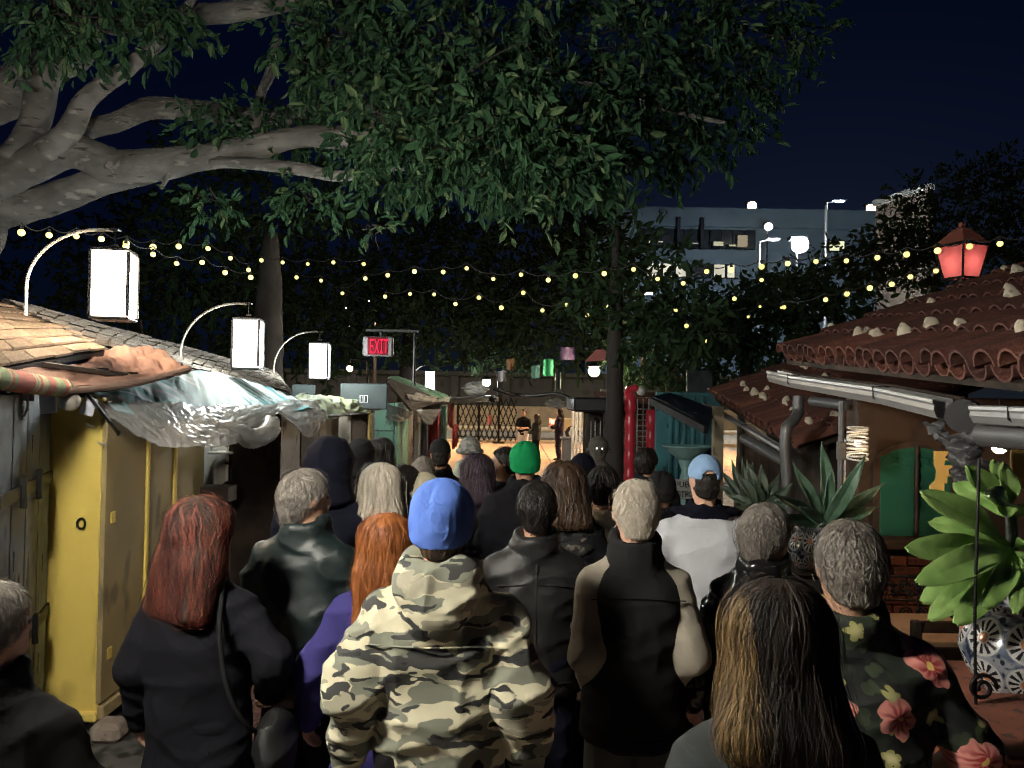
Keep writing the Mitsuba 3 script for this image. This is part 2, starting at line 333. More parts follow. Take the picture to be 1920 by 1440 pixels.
put('ring', moved(lathe([(.03 + .006 * math.cos(a), .006 * math.sin(a)) for a in np.linspace(0, 2 * PI, 9)], 16), rotx(PI / 2) @ np.diag([.8, 1, 1.3]), at(152, 982, 4.56)), 'dark_metal', s2, smooth=True)
for z in (1.28, .47): put('latch', rbox((-2.385, 4.66, z), (.012, .05, .07), .003), 'yellow_paint', s2)
put('skid', cat([rbox((-2.62, 5.35, .07), (.09, 1.5, .07)), rbox((-3.3, 5.35, .07), (.09, 1.5, .07))]), 'dark_wood', s2)
for px, py, D, lb in ((205, 1372, 4.55, 'pale stone block in front of the yellow stall corner'), (272, 1292, 5.25, 'pale stone block under the side of the yellow stall')):
    p = at(px, py, D); v, f = cbox(.17, .16, .12, .03)
    single('stone_block', (v * (1 + .12 * (meshkit.noise(v * 40)[:, None] - .5)) + [p[0], p[1], .062], f), 'mortar', lb, 'stone')
mat('roof_dark', (.05, .047, .045), .9)
shingles(s2, at(150, 640, 4.75), at(548, 738, 7.5), at(515, 696, 9.4), at(5, 560, 5.6), 11, 22, ['shingle_c', 'shingle_d', 'shingle_c'], seed=5, deck='roof_dark')

# cloth awning under plastic
def f_teal(p, n, uv):
    s = nz(p.y * 14 + p.x * 9, p.x * 2, 0)
    t = mx((.25, .33, .34), (.07, .18, .20), ss(.40, .62, s)); return mx(t, (.36, .40, .42), ss(.62, .8, nz(p.y * 31, p.x * 3, 5)))
mat('teal_cloth', mikit.proc(f_teal), .75)
scene['plastic_film'] = {'type': 'blendbsdf', 'weight': .52, 'a': {'type': 'twosided', 'bsdf': {'type': 'roughplastic', 'alpha': .36, 'int_ior': 1.3, 'diffuse_reflectance': {'type': 'rgb', 'value': [.40, .40, .385]}}},
                         'b': {'type': 'thindielectric', 'specular_reflectance': {'type': 'rgb', 'value': [1, 1, 1]}}}
aw = thing('awning', 'pale teal cloth awning with clear plastic sheeting hanging over its edge', 'awning', 'awnings of the left stalls')
G = [[at(*q) for q in r] for r in [[(175, 738, 4.75), (290, 715, 5.2), (385, 697, 5.7), (470, 716, 6.4), (548, 744, 7.2)],
                                   [(190, 748, 4.65), (300, 738, 5.0), (395, 728, 5.5), (480, 737, 6.1), (560, 752, 6.9)],
                                   [(215, 768, 4.5), (325, 792, 4.7), (420, 792, 5.1), (500, 775, 5.8), (590, 765, 6.6)]]]
put('cloth', sheet(folds(patch(G, 26, 110), .016, 1.2, 30, 4), .006), 'teal_cloth', aw, smooth=60)
G = [[at(*q) for q in r] for r in [[(165, 740, 4.66), (300, 752, 4.86), (410, 762, 5.2), (520, 758, 5.95)],
                                   [(180, 765, 4.50), (310, 790, 4.62), (418, 795, 5.0), (515, 780, 5.75)],
                                   [(215, 790, 4.38), (325, 840, 4.45), (428, 836, 4.85), (500, 800, 5.6)]]]
put('plastic_sheet', sheet(folds(folds(folds(patch(G, 60, 150), .018, 2.5, 9, 6), .007, 8, 24, 7, True), .0035, 22, 60, 8, True), .002), 'plastic_film', aw, smooth=70)
G = [[at(*q) for q in r] for r in [[(500, 762, 6.0), (540, 748, 6.4), (580, 752, 6.7), (612, 775, 6.9)],
                                   [(520, 772, 5.9), (550, 775, 6.2), (585, 778, 6.5), (608, 785, 6.8)],
                                   [(530, 778, 5.85), (558, 808, 6.05), (582, 820, 6.25), (604, 795, 6.7)]]]
put('plastic_sheet', sheet(folds(folds(folds(patch(G, 50, 60), .025, 3, 4, 16), .007, 8, 10, 17, True), .0035, 20, 24, 18, True), .002), 'plastic_film', aw, smooth=70)
P = spline([at(*q) for q in ((398, 800, 4.95), (440, 808, 5.1), (478, 822, 5.3), (500, 812, 5.45), (506, 795, 5.6))], 40)
v, f = tube(P, np.linspace(.05, .075, 40), 16); v = v + (meshkit.fbm(v * 16, 3)[:, None] - .5) * .05
put('plastic_roll', (v, f), 'plastic_film', aw, smooth=True)
put('front_pole', tube([at(330, 822, 4.72), at(462, 806, 5.2)], .022, 10), 'dark_metal', aw, smooth=40)
v, f = sheet(folds(patch([[at(*q) for q in r] for r in [[(290, 770, 4.85), (380, 785, 5.05), (440, 790, 5.25)], [(300, 795, 4.7), (385, 812, 4.95), (445, 812, 5.2)]]], 12, 40), .03, 2, 9, 12), .005)
mat('rust_cloth', (.30, .10, .07), .85)
put('rust_cloth', (v, f), 'rust_cloth', aw, smooth=60)

# ---- third stall: white cabinets
s3 = thing('market_stall', 'white panelled stall behind the plastic awning, third along the left', 'stall', 'stalls along the left side of the alley')
put('end_panel', quadwall((-2.62, 6.5), (-2.30, 6.46), .15, 1.72, .04), 'white_paint', s3)
put('shelf', rbox(at(418, 848, 6.35), (.20, .16, .02)), 'plain_white', s3)
put('frame_post', tube([at(427, 830, 6.3), at(424, 938, 6.3)], .012, 8), 'plain_white', s3, smooth=40)
for y in (868, 905): put('bracket', rbox(at(427, y, 6.29), (.05, .02, .025)), 'dark_metal', s3)
put('dark_door', quadwall((-2.29, 6.32), (-2.02, 6.75), .12, 1.86, .05), 'dark_wood', s3)
for a, b, m in (((-2.14, 7.05), (-2.10, 7.62), 'white_paint'), ((-2.10, 7.66), (-2.06, 8.2), 'dark_wood'), ((-2.06, 8.22), (-2.03, 9.0), 'cream_paint')):
    k = put('wall_panel', quadwall(a, b, .12, 1.90, .05), m, s3)
    if m == 'white_paint':
        for z in (.75, 1.32): put('rail', quadwall((a[0] + .03, a[1]), (b[0] + .03, b[1]), z - .006, z + .006, .01, .002), 'grey_metal', k)
put('body', rbox((-2.80, 7.8, 1.0), (1.2, 2.3, 1.75), .01), 'dark_wood', s3)
put('flower_box', rbox(at(400, 925, 6.1), (.3, .2, .12)), 'dark_wood', s3)

# third awning
mat('pale_cloth', worn((.46, .50, .30), (.34, .38, .27), 6, (.2, .2, .14), 9), .8)
aw = thing('awning', 'pale yellow-green cloth awning stretched below the sign boards', 'awning', 'awnings of the left stalls')
G = [[at(*q) for q in r] for r in [[(552, 742, 7.4), (620, 746, 8.4), (695, 754, 9.6)], [(572, 752, 7.2), (630, 756, 8.1), (694, 762, 9.4)], [(600, 790, 6.9), (640, 782, 7.8), (692, 772, 9.2)]]]
put('cloth', sheet(folds(patch(G, 20, 50), .03, 3, 8, 21, True), .006), 'pale_cloth', aw, smooth=60)
put('front_pole', tube([at(600, 782, 7.0), at(692, 774, 9.1)], .012, 6), 'dark_metal', aw)
put('prop', tube([at(693, 768, 9.1), at(691, 880, 9.1)], .016, 6), 'yellow_paint', aw)

# ---- fourth stall, wood and tan
s4 = thing('market_stall', 'small wooden stall with tan door below the grey sign board', 'stall', 'stalls along the left side of the alley')
for a, b, m in (((-2.25, 9.2), (-2.06, 9.2), 'dark_wood'), ((-2.05, 9.2), (-1.90, 9.2), 'cream_paint'), ((-1.89, 9.2), (-1.72, 9.2), 'brown_wood')):
    put('wall_panel', quadwall(a, b, .1, 1.84, .05), m, s4)
put('side_wall', quadwall((-1.71, 9.2), (-1.72, 9.6), .1, 1.82, .05), 'brown_wood', s4)
put('body', rbox((-2.0, 9.42, .95), (.55, .34, 1.72), .01), 'dark_wood', s4)
put('roof', sheet([[(-2.4, 9.1, 1.90), (-1.64, 9.1, 1.86)], [(-2.4, 9.7, 1.90), (-1.64, 9.7, 1.86)]], .03), 'shingle_c', s4)
for (px, py, w, h, D, lb, tx) in ((682, 743, .55, .30, 9.02, 'rounded grey-teal sign board with two marks on the wooden stall', '11'), (569, 734, .27, .16, 9.0, 'small blank grey-teal board left of the wooden stall', None)):
    t = thing('sign_board', lb, 'sign'); c = at(px, py, D)
    put('board', rbox(c, (w, .03, h), .03), 'sign_grey', t)
    put('bracket', rbox(c + [0, .05, -h * .3], (.05, .08, h * .5)), 'dark_metal', t)
    if tx:
        for dx in (-.022, .03): put('mark', cat([rbox(c + [dx, -.0165, -.03], (.028, .006, .07), .002)]), 'dark_metal', t); put('mark_frame', rbox(c + [dx, -.0155, -.03], (.042, .004, .086), .001), 'grey_metal', t)

# EXIT sign
t = thing('exit_sign', 'red glowing EXIT sign in a pale housing above the stalls', 'sign')
c = at(708, 649, 9.0)
mat('housing', (.07, .065, .07), .45); mat('exit_red', (.05, .001, .004), .6, two=False, specular=.1)
put('housing', rbox(c + [0, .05, 0], (.355, .09, .235), .018), 'housing', t)
k = put('face', rbox(c + [0, -.001, 0], (.235, .012, .20), .004), 'exit_red', t); scene[k]['emitter'] = {**lamp((1, .0, .05), .015), 'sampling_weight': .2}
m = meshkit.text_mesh('EXIT', .165, .006, False); v = np.array(m.vertices); v[:, 0] -= v[:, 0].mean(); v[:, 0] *= .212 / np.ptp(v[:, 0]); v[:, 1] -= (v[:, 1].min() + v[:, 1].max()) / 2
k = put('lettering', moved((v, np.array(m.faces)), rotx(PI / 2), c + [0, -.0085, 0]), 'exit_red', t); scene[k]['emitter'] = {**lamp((1, .01, .07), .24), 'sampling_weight': .2}
put('mount', cat([rbox(c + [.02, .07, .14], (.03, .03, .08)), rbox(c + [.15, .09, .19], (.62, .04, .035))]), 'dark_metal', t)
put('post', tube([c + [.42, .09, .19], c + [.42, .09, -.45]], .02, 8), 'dark_metal', t)

# ---- fifth stall: mint green
s5 = thing('market_stall', 'mint green stall with hasps and a green roof, beyond the exit sign', 'stall', 'stalls along the left side of the alley')
put('end_panel', quadwall((-2.05, 11.6), (-1.76, 11.6), .1, 1.92, .05), 'mint_paint', s5)
for z in (1.02, 1.5): put('groove', rbox((-1.9, 11.572, z), (.27, .006, .012), .001), 'black_paint', s5)
for i, m in enumerate(('mint_paint', 'mint_paint', 'cream_paint', 'dark_wood', 'cream_paint')):
    put('side_panel', quadwall((-1.73 - .0 * i, 11.62 + i * .62), (-1.73, 11.62 + (i + 1) * .62 - .03), .1, 1.92, .05), m, s5)
for z in (1.25, 1.6, .95): put('hasp', rbox((-1.69, 11.9, z), (.02, .10, .03)), 'pale_metal', s5)
put('bar', rbox((-1.68, 11.88, 1.2), (.015, .02, 1.2)), 'pale_metal', s5)
put('body', rbox((-2.3, 13.2, 1.0), (1.05, 3.0, 1.75), .01), 'dark_wood', s5)
put('roof', sheet([[at(728, 708, 11.2), at(745, 706, 11.9)], [at(842, 752, 13.6), at(838, 742, 14.6)]], .04), 'mint_paint', s5)
put('rafter_slope', sheet([[at(724, 716, 11.0), at(730, 710, 11.2)], [at(770, 770, 11.4), at(836, 752, 13.6)]], .03), 'dark_wood', s5)
aw = thing('awning', 'crumpled white plastic awning at the front of the mint green stall', 'awning', 'awnings of the left stalls')
G = [[at(*q) for q in r] for r in [[(760, 735, 11.6), (800, 742, 12.6), (842, 746, 13.8)], [(762, 750, 11.4), (800, 755, 12.4), (842, 754, 13.6)]]]
put('cloth', sheet(folds(patch(G, 12, 40), .05, 3, 8, 31, True), .006), 'plain_white', aw, smooth=60)
G = [[at(*q) for q in r] for r in [[(722, 755, 11.2), (750, 765, 11.5), (775, 770, 12.)], [(725, 785, 11.2), (750, 790, 11.5), (772, 775, 12.)]]]
put('plastic_sheet', sheet(folds(patch(G, 14, 20), .04, 4, 5, 33, True), .002), 'plastic_film', aw, smooth=60)
G = [[at(*q) for q in r] for r in [[(778, 765, 12.), (800, 768, 12.4), (828, 766, 13.)], [(786, 785, 12.), (805, 797, 12.3), (815, 785, 12.6)]]]
put('plastic_sheet', sheet(folds(patch(G, 14, 20), .03, 4, 5, 35, True), .002), 'plastic_film', aw, smooth=60)

# ---- hanging clothes beyond
def draped(px, w, y0, y1, D, m, lb, seed):
    c, e = at(px, y0, D), at(px, y1, D); n = 22
    u = np.linspace(-.5, .5, n)[:, None]; v = np.linspace(0, 1, 14)[None, :]
    W = w / 1450 * D
    P = np.stack([c[0] + u * W * (1 - .25 * v * (1 - v)), c[1] + .035 * np.sin(u * 22 + seed) * (.4 + v) + 0 * u, c[2] + (e[2] - c[2]) * v + .03 * np.sin(u * 6 + seed) * v + 0 * u], -1)
    single('hanging_cloth', sheet(P, .012), m, lb, 'cloth', 'cloths hanging at the far left stalls', smooth=60)
for k, cl in dict(red_cloth=(.34, .06, .06), grey_cloth=(.20, .20, .22), pink_cloth=(.55, .20, .18), pale_mint_cloth=(.22, .38, .33), white_cloth=(.6, .6, .58)).items(): mat(k, cl, .85)
for a in ((796, 14, 775, 880, 13.6, 'grey_cloth', 'grey cloth hanging left of the dark red ones', 1), (814, 20, 772, 872, 14.2, 'red_cloth', 'dark red cloth hanging next to the mint green stall', 2),
          (832, 13, 760, 890, 14.6, 'pale_mint_cloth', 'pale mint scarf hanging right of the dark red cloth', 3), (846, 12, 752, 800, 15.2, 'pink_cloth', 'pink cloth at the end of the left stalls, uppermost', 4),
          (853, 10, 795, 840, 15.6, 'red_cloth', 'red cloth below the pink one at the end of the stalls', 6), (783, 12, 790, 885, 13.2, 'white_cloth', 'white cloth hanging against the mint green stall side', 5)): draped(*a)
s6 = thing('market_stall', 'dark far stall with flat black roof hung with cloths', 'stall', 'stalls along the left side of the alley')
put('wall', quadwall((-1.9, 15.2), (-1.45, 15.4), .1, 1.95, .05), 'dark_wood', s6)
put('roof', sheet([[at(838, 752, 14.6), at(842, 748, 17.5)], [at(935, 748, 15.2), at(925, 745, 18.0)]], .10), 'black_paint', s6)
put('post', rbox((-1.42, 15.5, 1.0), (.06, .06, 1.95)), 'dark_wood', s6)
# ================================================================ RIGHT: TILED PORCH BUILDINGS
mat('tile_a', grit((.125, .046, .036), (.085, .035, .028), (.17, .075, .055)), .7)
mat('tile_b', grit((.10, .040, .032), (.066, .031, .026), (.14, .065, .05)), .7)
mat('tile_c', grit((.16, .06, .04), (.115, .045, .033), (.23, .10, .07)), .7)
mat('mortar_pale', f_brick((.66, .60, .47), (.55, .49, .38), (.36, .31, .24)), .85)
def tile_mesh(r0, r1, L, flip=False, t=.013, n=6):
    """half-round roof tile along +y from its lower end (radius r0) to its upper end (r1)"""
    a = np.linspace(.06, PI - .06, n + 1); V = []
    for y, r in ((0, r0), (L, r1)):
        for q in (r, r - t): V.append(np.stack([np.cos(a) * q, a * 0 + y, np.sin(a) * q * 1.12], 1))
    V = np.vstack(V); m = n + 1; k = np.arange(n); Q = lambda A, B: np.stack([A + k, A + k + 1, B + k + 1, B + k], 1)
    F = np.vstack([Q(0, 2 * m), Q(3 * m, m), Q(m, 0), Q(2 * m, 3 * m), [[0, 2 * m, 3 * m, m], [n + m, n + 3 * m, n + 2 * m, n]]])
    if flip: V = V * [1, 1, -1]; F = F[:, ::-1]
    return V, np.vstack([F[:, [0, 1, 2]], F[:, [0, 2, 3]]])
def tile_roof(par, E0, E1, U, cols, rows, r, seed, lumps=True, sag=.03):
    """barrel tiles on the plane from eave E0-E1 up along U"""
    rr = random.Random(seed); E0, E1, U = np.asarray(E0), np.asarray(E1), np.asarray(U); d = E1 - E0; Lu = np.linalg.norm(U); n = np.cross(d, U); n /= np.linalg.norm(n); n *= np.sign(n[2])
    y = U / Lu; x = np.cross(y, n); R0 = np.stack([x, y, n], 1); ex = Lu / rows; cov, pan = tile_mesh(r, r * .84, ex * 1.28), tile_mesh(r * .95, r * .82, ex * 1.28, True)
    rf = put('roof', sheet([[E0 + d * a + U * b - n * .06 for b in (0, .5, 1)] for a in (0, .5, 1)], .04), 'dark_wood', par)
    for c in range(cols + 1):
        for k in range(rows):
            P = E0 + d * (c / cols) + U * (k / rows) + n * (.006 * k * 0 - sag * math.sin(PI * c / cols) * .5)
            tw = R0 @ rotz(rr.uniform(-.03, .03)) @ rotx(-.045 + rr.uniform(-.02, .015)); m = rr.choice(['tile_a', 'tile_a', 'tile_b', 'tile_c' if k == 0 else 'tile_b'])
            sl = U / Lu * rr.uniform(-.025, .02)
            put('tile', moved(cov, tw, P + n * (.022 + ex * .05) - y * .03 + sl), m, rf, smooth=40)
            if c < cols: put('tile', moved(pan, tw, P + d / cols / 2 + n * (.030 + ex * .05) + sl * .6), rr.choice(['tile_a', 'tile_b', 'tile_c']), rf, smooth=40)
            if lumps and k in (1, 3, 5) and rr.random() < .46:
                v, f = sphere((0, 0, 0), 1, 2); v = v * [r * .72, r * .6, r * 1.0] * rr.uniform(.6, 1.15) * (1 + .7 * (meshkit.fbm(v * 1.3 + rr.random() * 50, 3)[:, None] - .5)); v[:, 0] *= 1 - .75 * np.clip(v[:, 2] / r, 0, 1)
                put('mortar_lump', moved((v, f), tw, P + n * (r * 1.02) - y * rr.uniform(-.12, .16) + sl + x * rr.uniform(-.05, .05)), 'mortar_pale', rf, smooth=True)
    return rf
def gutter(par, P, w=.105, hgt=.115):
    P = [np.asarray(p) for p in P]; prof = [(0, .5), (0, -.42), (.35, -.5), (.75, -.42), (.95, -.05), (.90, .18), (1.0, .30), (1.0, .44), (.92, .5)]
    d = P[-1] - P[0]; d /= np.linalg.norm(d); out = np.cross(d, [0, 0, 1]); out /= np.linalg.norm(out); out *= -np.sign(out[0])
    G = [[p + out * a * w + np.array([0, 0, b * hgt]) for a, b in prof] for p in P]
    g = put('gutter', sheet(G, .004), 'grey_metal', par, smooth=25)
    for p in P[1:-1]: put('strap', cat([rbox(p + out * w * .5 + [0, 0, hgt * .5], (w * 1.05, .018, .006), .002), tube([p + out * w * 1.02 + [0, 0, .5 * hgt], p + out * w * 1.0 - [0, 0, .1 * hgt], p + out * w * .5 - [0, 0, .52 * hgt]], .005, 5)]), 'dark_metal', g)
    return out
b1 = thing('porch_building', 'red barrel-tiled porch building with pale metal gutter on the right', 'building')
E0, E1 = at(1472, 668, 7.4), at(2010, 712, 3.15); U = at(1945, 505, 7.5) - E0; U[1] = .0
tile_roof(b1, E0, E1, U, 21, 6, .086, 4)
gpts = [at(1458, 706, 7.3), at(1500, 716, 6.75), at(1668, 742, 5.0), at(1786, 768, 4.15)]
gutter(b1, gpts)
put('fascia', cat([beam(gpts[i] + [.05, 0, .0], gpts[i + 1] + [.05, 0, .0], .03, .14) for i in range(3)]), 'dark_wood', b1)
g2 = [at(1856, 778, 3.75), at(1935, 782, 3.4), at(2020, 788, 3.1)]; gutter(b1, g2, .10, .09)
put('downspout', tube(spline([at(*q) for q in ((1497, 742, 7.05), (1497, 766, 7.05), (1490, 786, 7.0), (1475, 802, 6.95), (1472, 832, 6.95), (1476, 900, 6.95), (1480, 990, 6.95))], 40), .05, 12), 'sheet_grey' if 'sheet_grey' in scene else mat('sheet_grey', (.16, .16, .165), .45, metallic=.5), b1, smooth=40)
put('post', cat([tube([at(1578, 752, 6.0), at(1573, 1100, 6.0)], .024, 8), rbox(at(1577, 845, 6.0), (.06, .05, .14))]), 'sheet_grey', b1)
put('pipe', tube([at(1522, 752, 6.6), at(1592, 760, 6.2)], .042, 14), 'sheet_grey', b1, smooth=40)
# the porch's inner end wall, faces the alley's near end
WD = 6.05
wl = put('wall', rbox([*(at(1720, 900, WD)[:2] + np.array([.42, .14])), 1.05], (1.75, .22, 2.1), .01), 'brown_wood', b1)
def arch(cx, z0, w, zs, rise, D, t, m, par, name, n=14):
    u = np.linspace(-1, 1, n); top = [(cx + a * w / 2, zs + rise * math.sqrt(max(0, 1 - a * a))) for a in u]; pts = [(cx - w / 2, z0)] + top + [(cx + w / 2, z0)]
    import shapely.geometry as sg
    ex = trimesh.creation.extrude_polygon(sg.Polygon(pts), t, engine='earcut'); v = np.array(ex.vertices)
    return put(name, (np.stack([v[:, 0], D - v[:, 2], v[:, 1]], 1), np.array(ex.faces)[:, ::-1]), m, par)
c = at(1712, 920, WD); zb, zt = at(1712, 1004, WD)[2], at(1712, 836, WD)[2]
mat('green_glass', (.035, .15, .09), .18, specular=.6)
fr = arch(c[0], zb - .03, .63, zt - .14, .17, WD, .03, 'brown_wood', b1, 'window')
for s in (-1, 1): put('pane', rbox((c[0] + s * .142, WD - .032, (zb + zt) / 2 - .04), (.262, .012, zt - zb - .08), .003), 'green_glass', fr)
arch(c[0], zt - .15, .54, zt - .14, .13, WD - .026, .012, 'green_glass', fr, 'top_pane')
put('mullion', lathe([(.001, zb)] + [(.011 + .008 * abs(math.sin(k * .9)), zb + (zt - zb) * k / 24) for k in range(25)] + [(.001, zt)], 10, (c[0], WD - .055, 0)), 'brown_wood', fr, smooth=True)
mat('cut_yellow', (.70, .47, .14), .6)
import shapely.geometry as sg
K = [(0, 0), (.10, 0), (.10, .08), (.12, .08), (.12, .13), (.16, .13), (.16, .21), (.10, .21), (.10, .245), (.17, .245), (.17, .31), (.03, .31), (.03, .22), (.05, .16), (.04, .10), (.0, .06)]
ex = trimesh.creation.extrude_polygon(sg.Polygon(K), .02, engine='earcut'); v = np.array(ex.vertices); o = at(1742, 926, 5.6)
single('cutout_ornament', (np.stack([o[0] + v[:, 0], o[1] - v[:, 2], o[2] + v[:, 1]], 1), np.array(ex.faces)[:, ::-1]), 'cut_yellow', 'yellow stepped cut-out ornament in front of the green window', 'ornament')
single('cutout_ornament', rbox(at(1914, 880, 4.4), (.12, .02, .22)), 'cut_yellow', 'yellow panel at the right edge behind the broad-leaved plant', 'ornament')
put('window_sill', rbox(at(1712, 1020, WD - .05), (.72, .14, .07)), 'brown_wood', b1)
# brick courses below the sill
bw = put('brick_base', rbox([*(at(1712, 1100, WD)[:2] + np.array([.1, .05])), .42], (1.4, .16, .84), .004), 'mortar', b1)
rnd = random.Random(8); bx0 = at(1560, 1100, WD)[0]
for r in range(11):
    for k in range(7):
        put('brick', rbox((bx0 + .22 * k + (.11 if r % 2 else 0), WD - .04 + rnd.uniform(-.004, .004), .86 - .075 * r - .03), (.205, .06, .062), .006), rnd.choice(['brick_red', 'brick_red', 'brick_dark']), bw)
# ironwork
def scroll(c, r, s, n=26, turns=1.6):
    a = np.linspace(0, turns * 2 * PI, n); return np.stack([c[0] + s * r * (1 - a / a[-1] * .75) * np.cos(a), a * 0 + c[1], c[2] + r * (1 - a / a[-1] * .75) * np.sin(a)], 1)
t = thing('iron_railing', 'rusty iron scrollwork railing in front of the orange brick base', 'railing')
for y0, xs in ((1100, (1668, 1695, 1722, 1750)), (1150, (1700, 1728, 1756, 1780))):
    for i, px in enumerate(xs):
        p = at(px, y0, 5.2); put('scroll', cat([tube(scroll(p, .045, 1 if i % 2 else -1), .006, 5), tube(scroll(p + [.04, 0, -.05], .03, -1 if i % 2 else 1), .005, 5)]), 'dark_metal', t, smooth=True)
for y0 in (1080, 1124, 1172): put('rail', beam(at(1650, y0, 5.2), at(1792, y0 + 4, 5.2), .014, .014), 'dark_metal', t)
for px in (1652, 1722, 1790): put('upright', beam(at(px, 1078, 5.21), at(px, 1290, 5.21), .014, .014), 'dark_metal', t)
# tables and posts behind the plant
mat('table_wood', worn((.34, .2, .11), (.25, .14, .075), 6), .55)
t = thing('table', 'warm lit wooden table behind the floral shirt', 'table')
put('table_top', rbox(at(1722, 1200, 4.6) + [.12, .2, 0], (.62, .6, .045)), 'table_wood', t); 
for dx in (-.12, .36): put('leg', rbox([*(at(1722, 1200, 4.6)[:2] + np.array([dx, .0])), .32], (.06, .06, .64)), 'brown_wood', t)
put('apron', rbox(at(1722, 1222, 4.6) + [.12, -.05, 0], (.56, .03, .09)), 'brown_wood', t)
t = thing('wooden_chair', 'dark wooden chair between the table and the patterned pot', 'chair')
for dx, dy in ((-.14, 0), (.14, 0), (-.14, .34), (.14, .34)): put('leg', rbox([*(at(1770, 1200, 3.9)[:2] + np.array([dx, dy])), (.25 if dy else .48)], (.045, .045, .5 if dy else .96)), 'dark_wood', t)
put('seat', rbox([*(at(1770, 1200, 3.9)[:2] + np.array([0, .17])), .48], (.34, .38, .03)), 'brown_wood', t)
for z in (.66, .8, .93): put('backrest_slat', rbox([*at(1770, 1200, 3.9)[:2], z], (.27, .02, .06)), 'brown_wood', t)
# coil lamp
t = thing('coil_lamp', 'pale coiled wire lamp shade hanging under the gutter by the metal post', 'lamp')
c = at(1608, 831, 5.6)
for k in range(10): put('ring', tube(np.stack([c[0] + .07 * np.cos(q := np.linspace(0, 2 * PI, 25)), c[1] + .07 * np.sin(q), c[2] - .11 + .0245 * k + .010 * np.sin(q + k * 1.1)], 1), .0065, 6), 'plain_white', t, smooth=True)
put('cord', tube([c + [0, 0, .12], c + [0, 0, .34]], .004, 5), 'dark_metal', t)
k = put('bulb', sphere(c, .024, 2), 'lamp_glass', t); scene[k]['emitter'] = {**lamp((1, .72, .42), 4), 'sampling_weight': 1.0}
# bare bulb under the porch roof
t = thing('porch_bulb', 'bare white bulb partly behind the broad-leaved plant under the porch roof', 'lamp'); c = at(1874, 838, 4.7)
k = put('bulb', sphere(c, .042, 2), 'lamp_glass', t); scene[k]['emitter'] = {**lamp((1, .66, .36), 30), 'sampling_weight': 3.0}
put('socket', cat([lathe([(.001, .09), (.02, .085), (.022, .035), (.014, .03)], 12, c), tube([c + [0, 0, .08], c + [0, 0, .3]], .005, 5)]), 'dark_metal', t)
# roll and tarp
t = thing('tarp', 'dark grey tarp bundled and hanging below the end of the gutter', 'tarp')
mat('tarp_grey', (.055, .055, .058), .42)
q0, q1 = at(1806, 780, 4.1), at(1806, 776, 4.5)
put('roll_end', tube([q0, q1 + [.02, 0, 0]], .088, 20), 'black_paint', t, smooth=40)
G = [[at(*q) for q in r] for r in [[(1732, 785, 4.5), (1770, 800, 4.3), (1800, 815, 4.15), (1840, 812, 4.0)], [(1764, 804, 4.45), (1794, 832, 4.25), (1810, 850, 4.1), (1842, 838, 4.0)],
                                   [(1794, 834, 4.4), (1808, 868, 4.25), (1820, 878, 4.1), (1838, 862, 4.05)], [(1796, 866, 4.35), (1806, 905, 4.25), (1816, 900, 4.15), (1826, 885, 4.1)]]]
put('tarp_sheet', sheet(folds(folds(patch(G, 30, 40), .06, 4, 4, 41, True), .02, 9, 9, 42, True), .004), 'tarp_grey', t, smooth=70)
t = thing('rolled_screen', 'horizontal grey rolled blind strapped under the right gutter', 'blind')
put('roll', tube([at(1845, 815, 3.85), at(2000, 822, 3.3)], .062, 18), 'sheet_grey', t, smooth=40)
for px in (1888, 1960): put('strap', tube(np.stack([at(px, 817, 3.7 - (px - 1888) * .0035)[0] + 0 * (q := np.linspace(0, 2 * PI, 17)), at(px, 817, 3.7 - (px - 1888) * .0035)[1] + .066 * np.cos(q), at(px, 817, 3.7 - (px - 1888) * .0035)[2] + .066 * np.sin(q)], 1), .006, 5), 'dark_metal', t)
single('hanging_chain', cat([tube(spline([at(1836, 860, 2.75), at(1832, 1000, 2.72), at(1828, 1180, 2.7), at(1830, 1330, 2.68)], 30), .006, 6), tube(scroll(at(1842, 1290, 2.68), .05, 1), .007, 6)]), 'dark_metal', 'thin black iron hanger rod hooked in front of the patterned pot', 'rod', smooth=True)

# second tiled roof further along
b2 = thing('porch_building', 'lower tiled roof beyond the downspout on the right', 'building')
E0, E1 = at(1338, 742, 11.0), at(1497, 838, 7.7); U = np.array([1.9, 0, .72])
tile_roof(b2, E0, E1, U, 17, 5, .082, 14)
gutter(b2, [at(1326, 758, 10.8), at(1400, 800, 9.2), at(1478, 846, 7.8)], .07, .05)
put('wall', quadwall((3.35, 8.0), (3.45, 11.2), .05, 1.85, .15), 'dark_wood', b2)
put('pipe', tube([at(1395, 822, 9.0), at(1478, 868, 8.0)], .06, 12), 'sheet_grey', b2, smooth=40)
put('post', rbox(at(1345, 860, 9.6) + [0, 0, -.3], (.12, .12, 1.9)), 'tan_paint', b2)

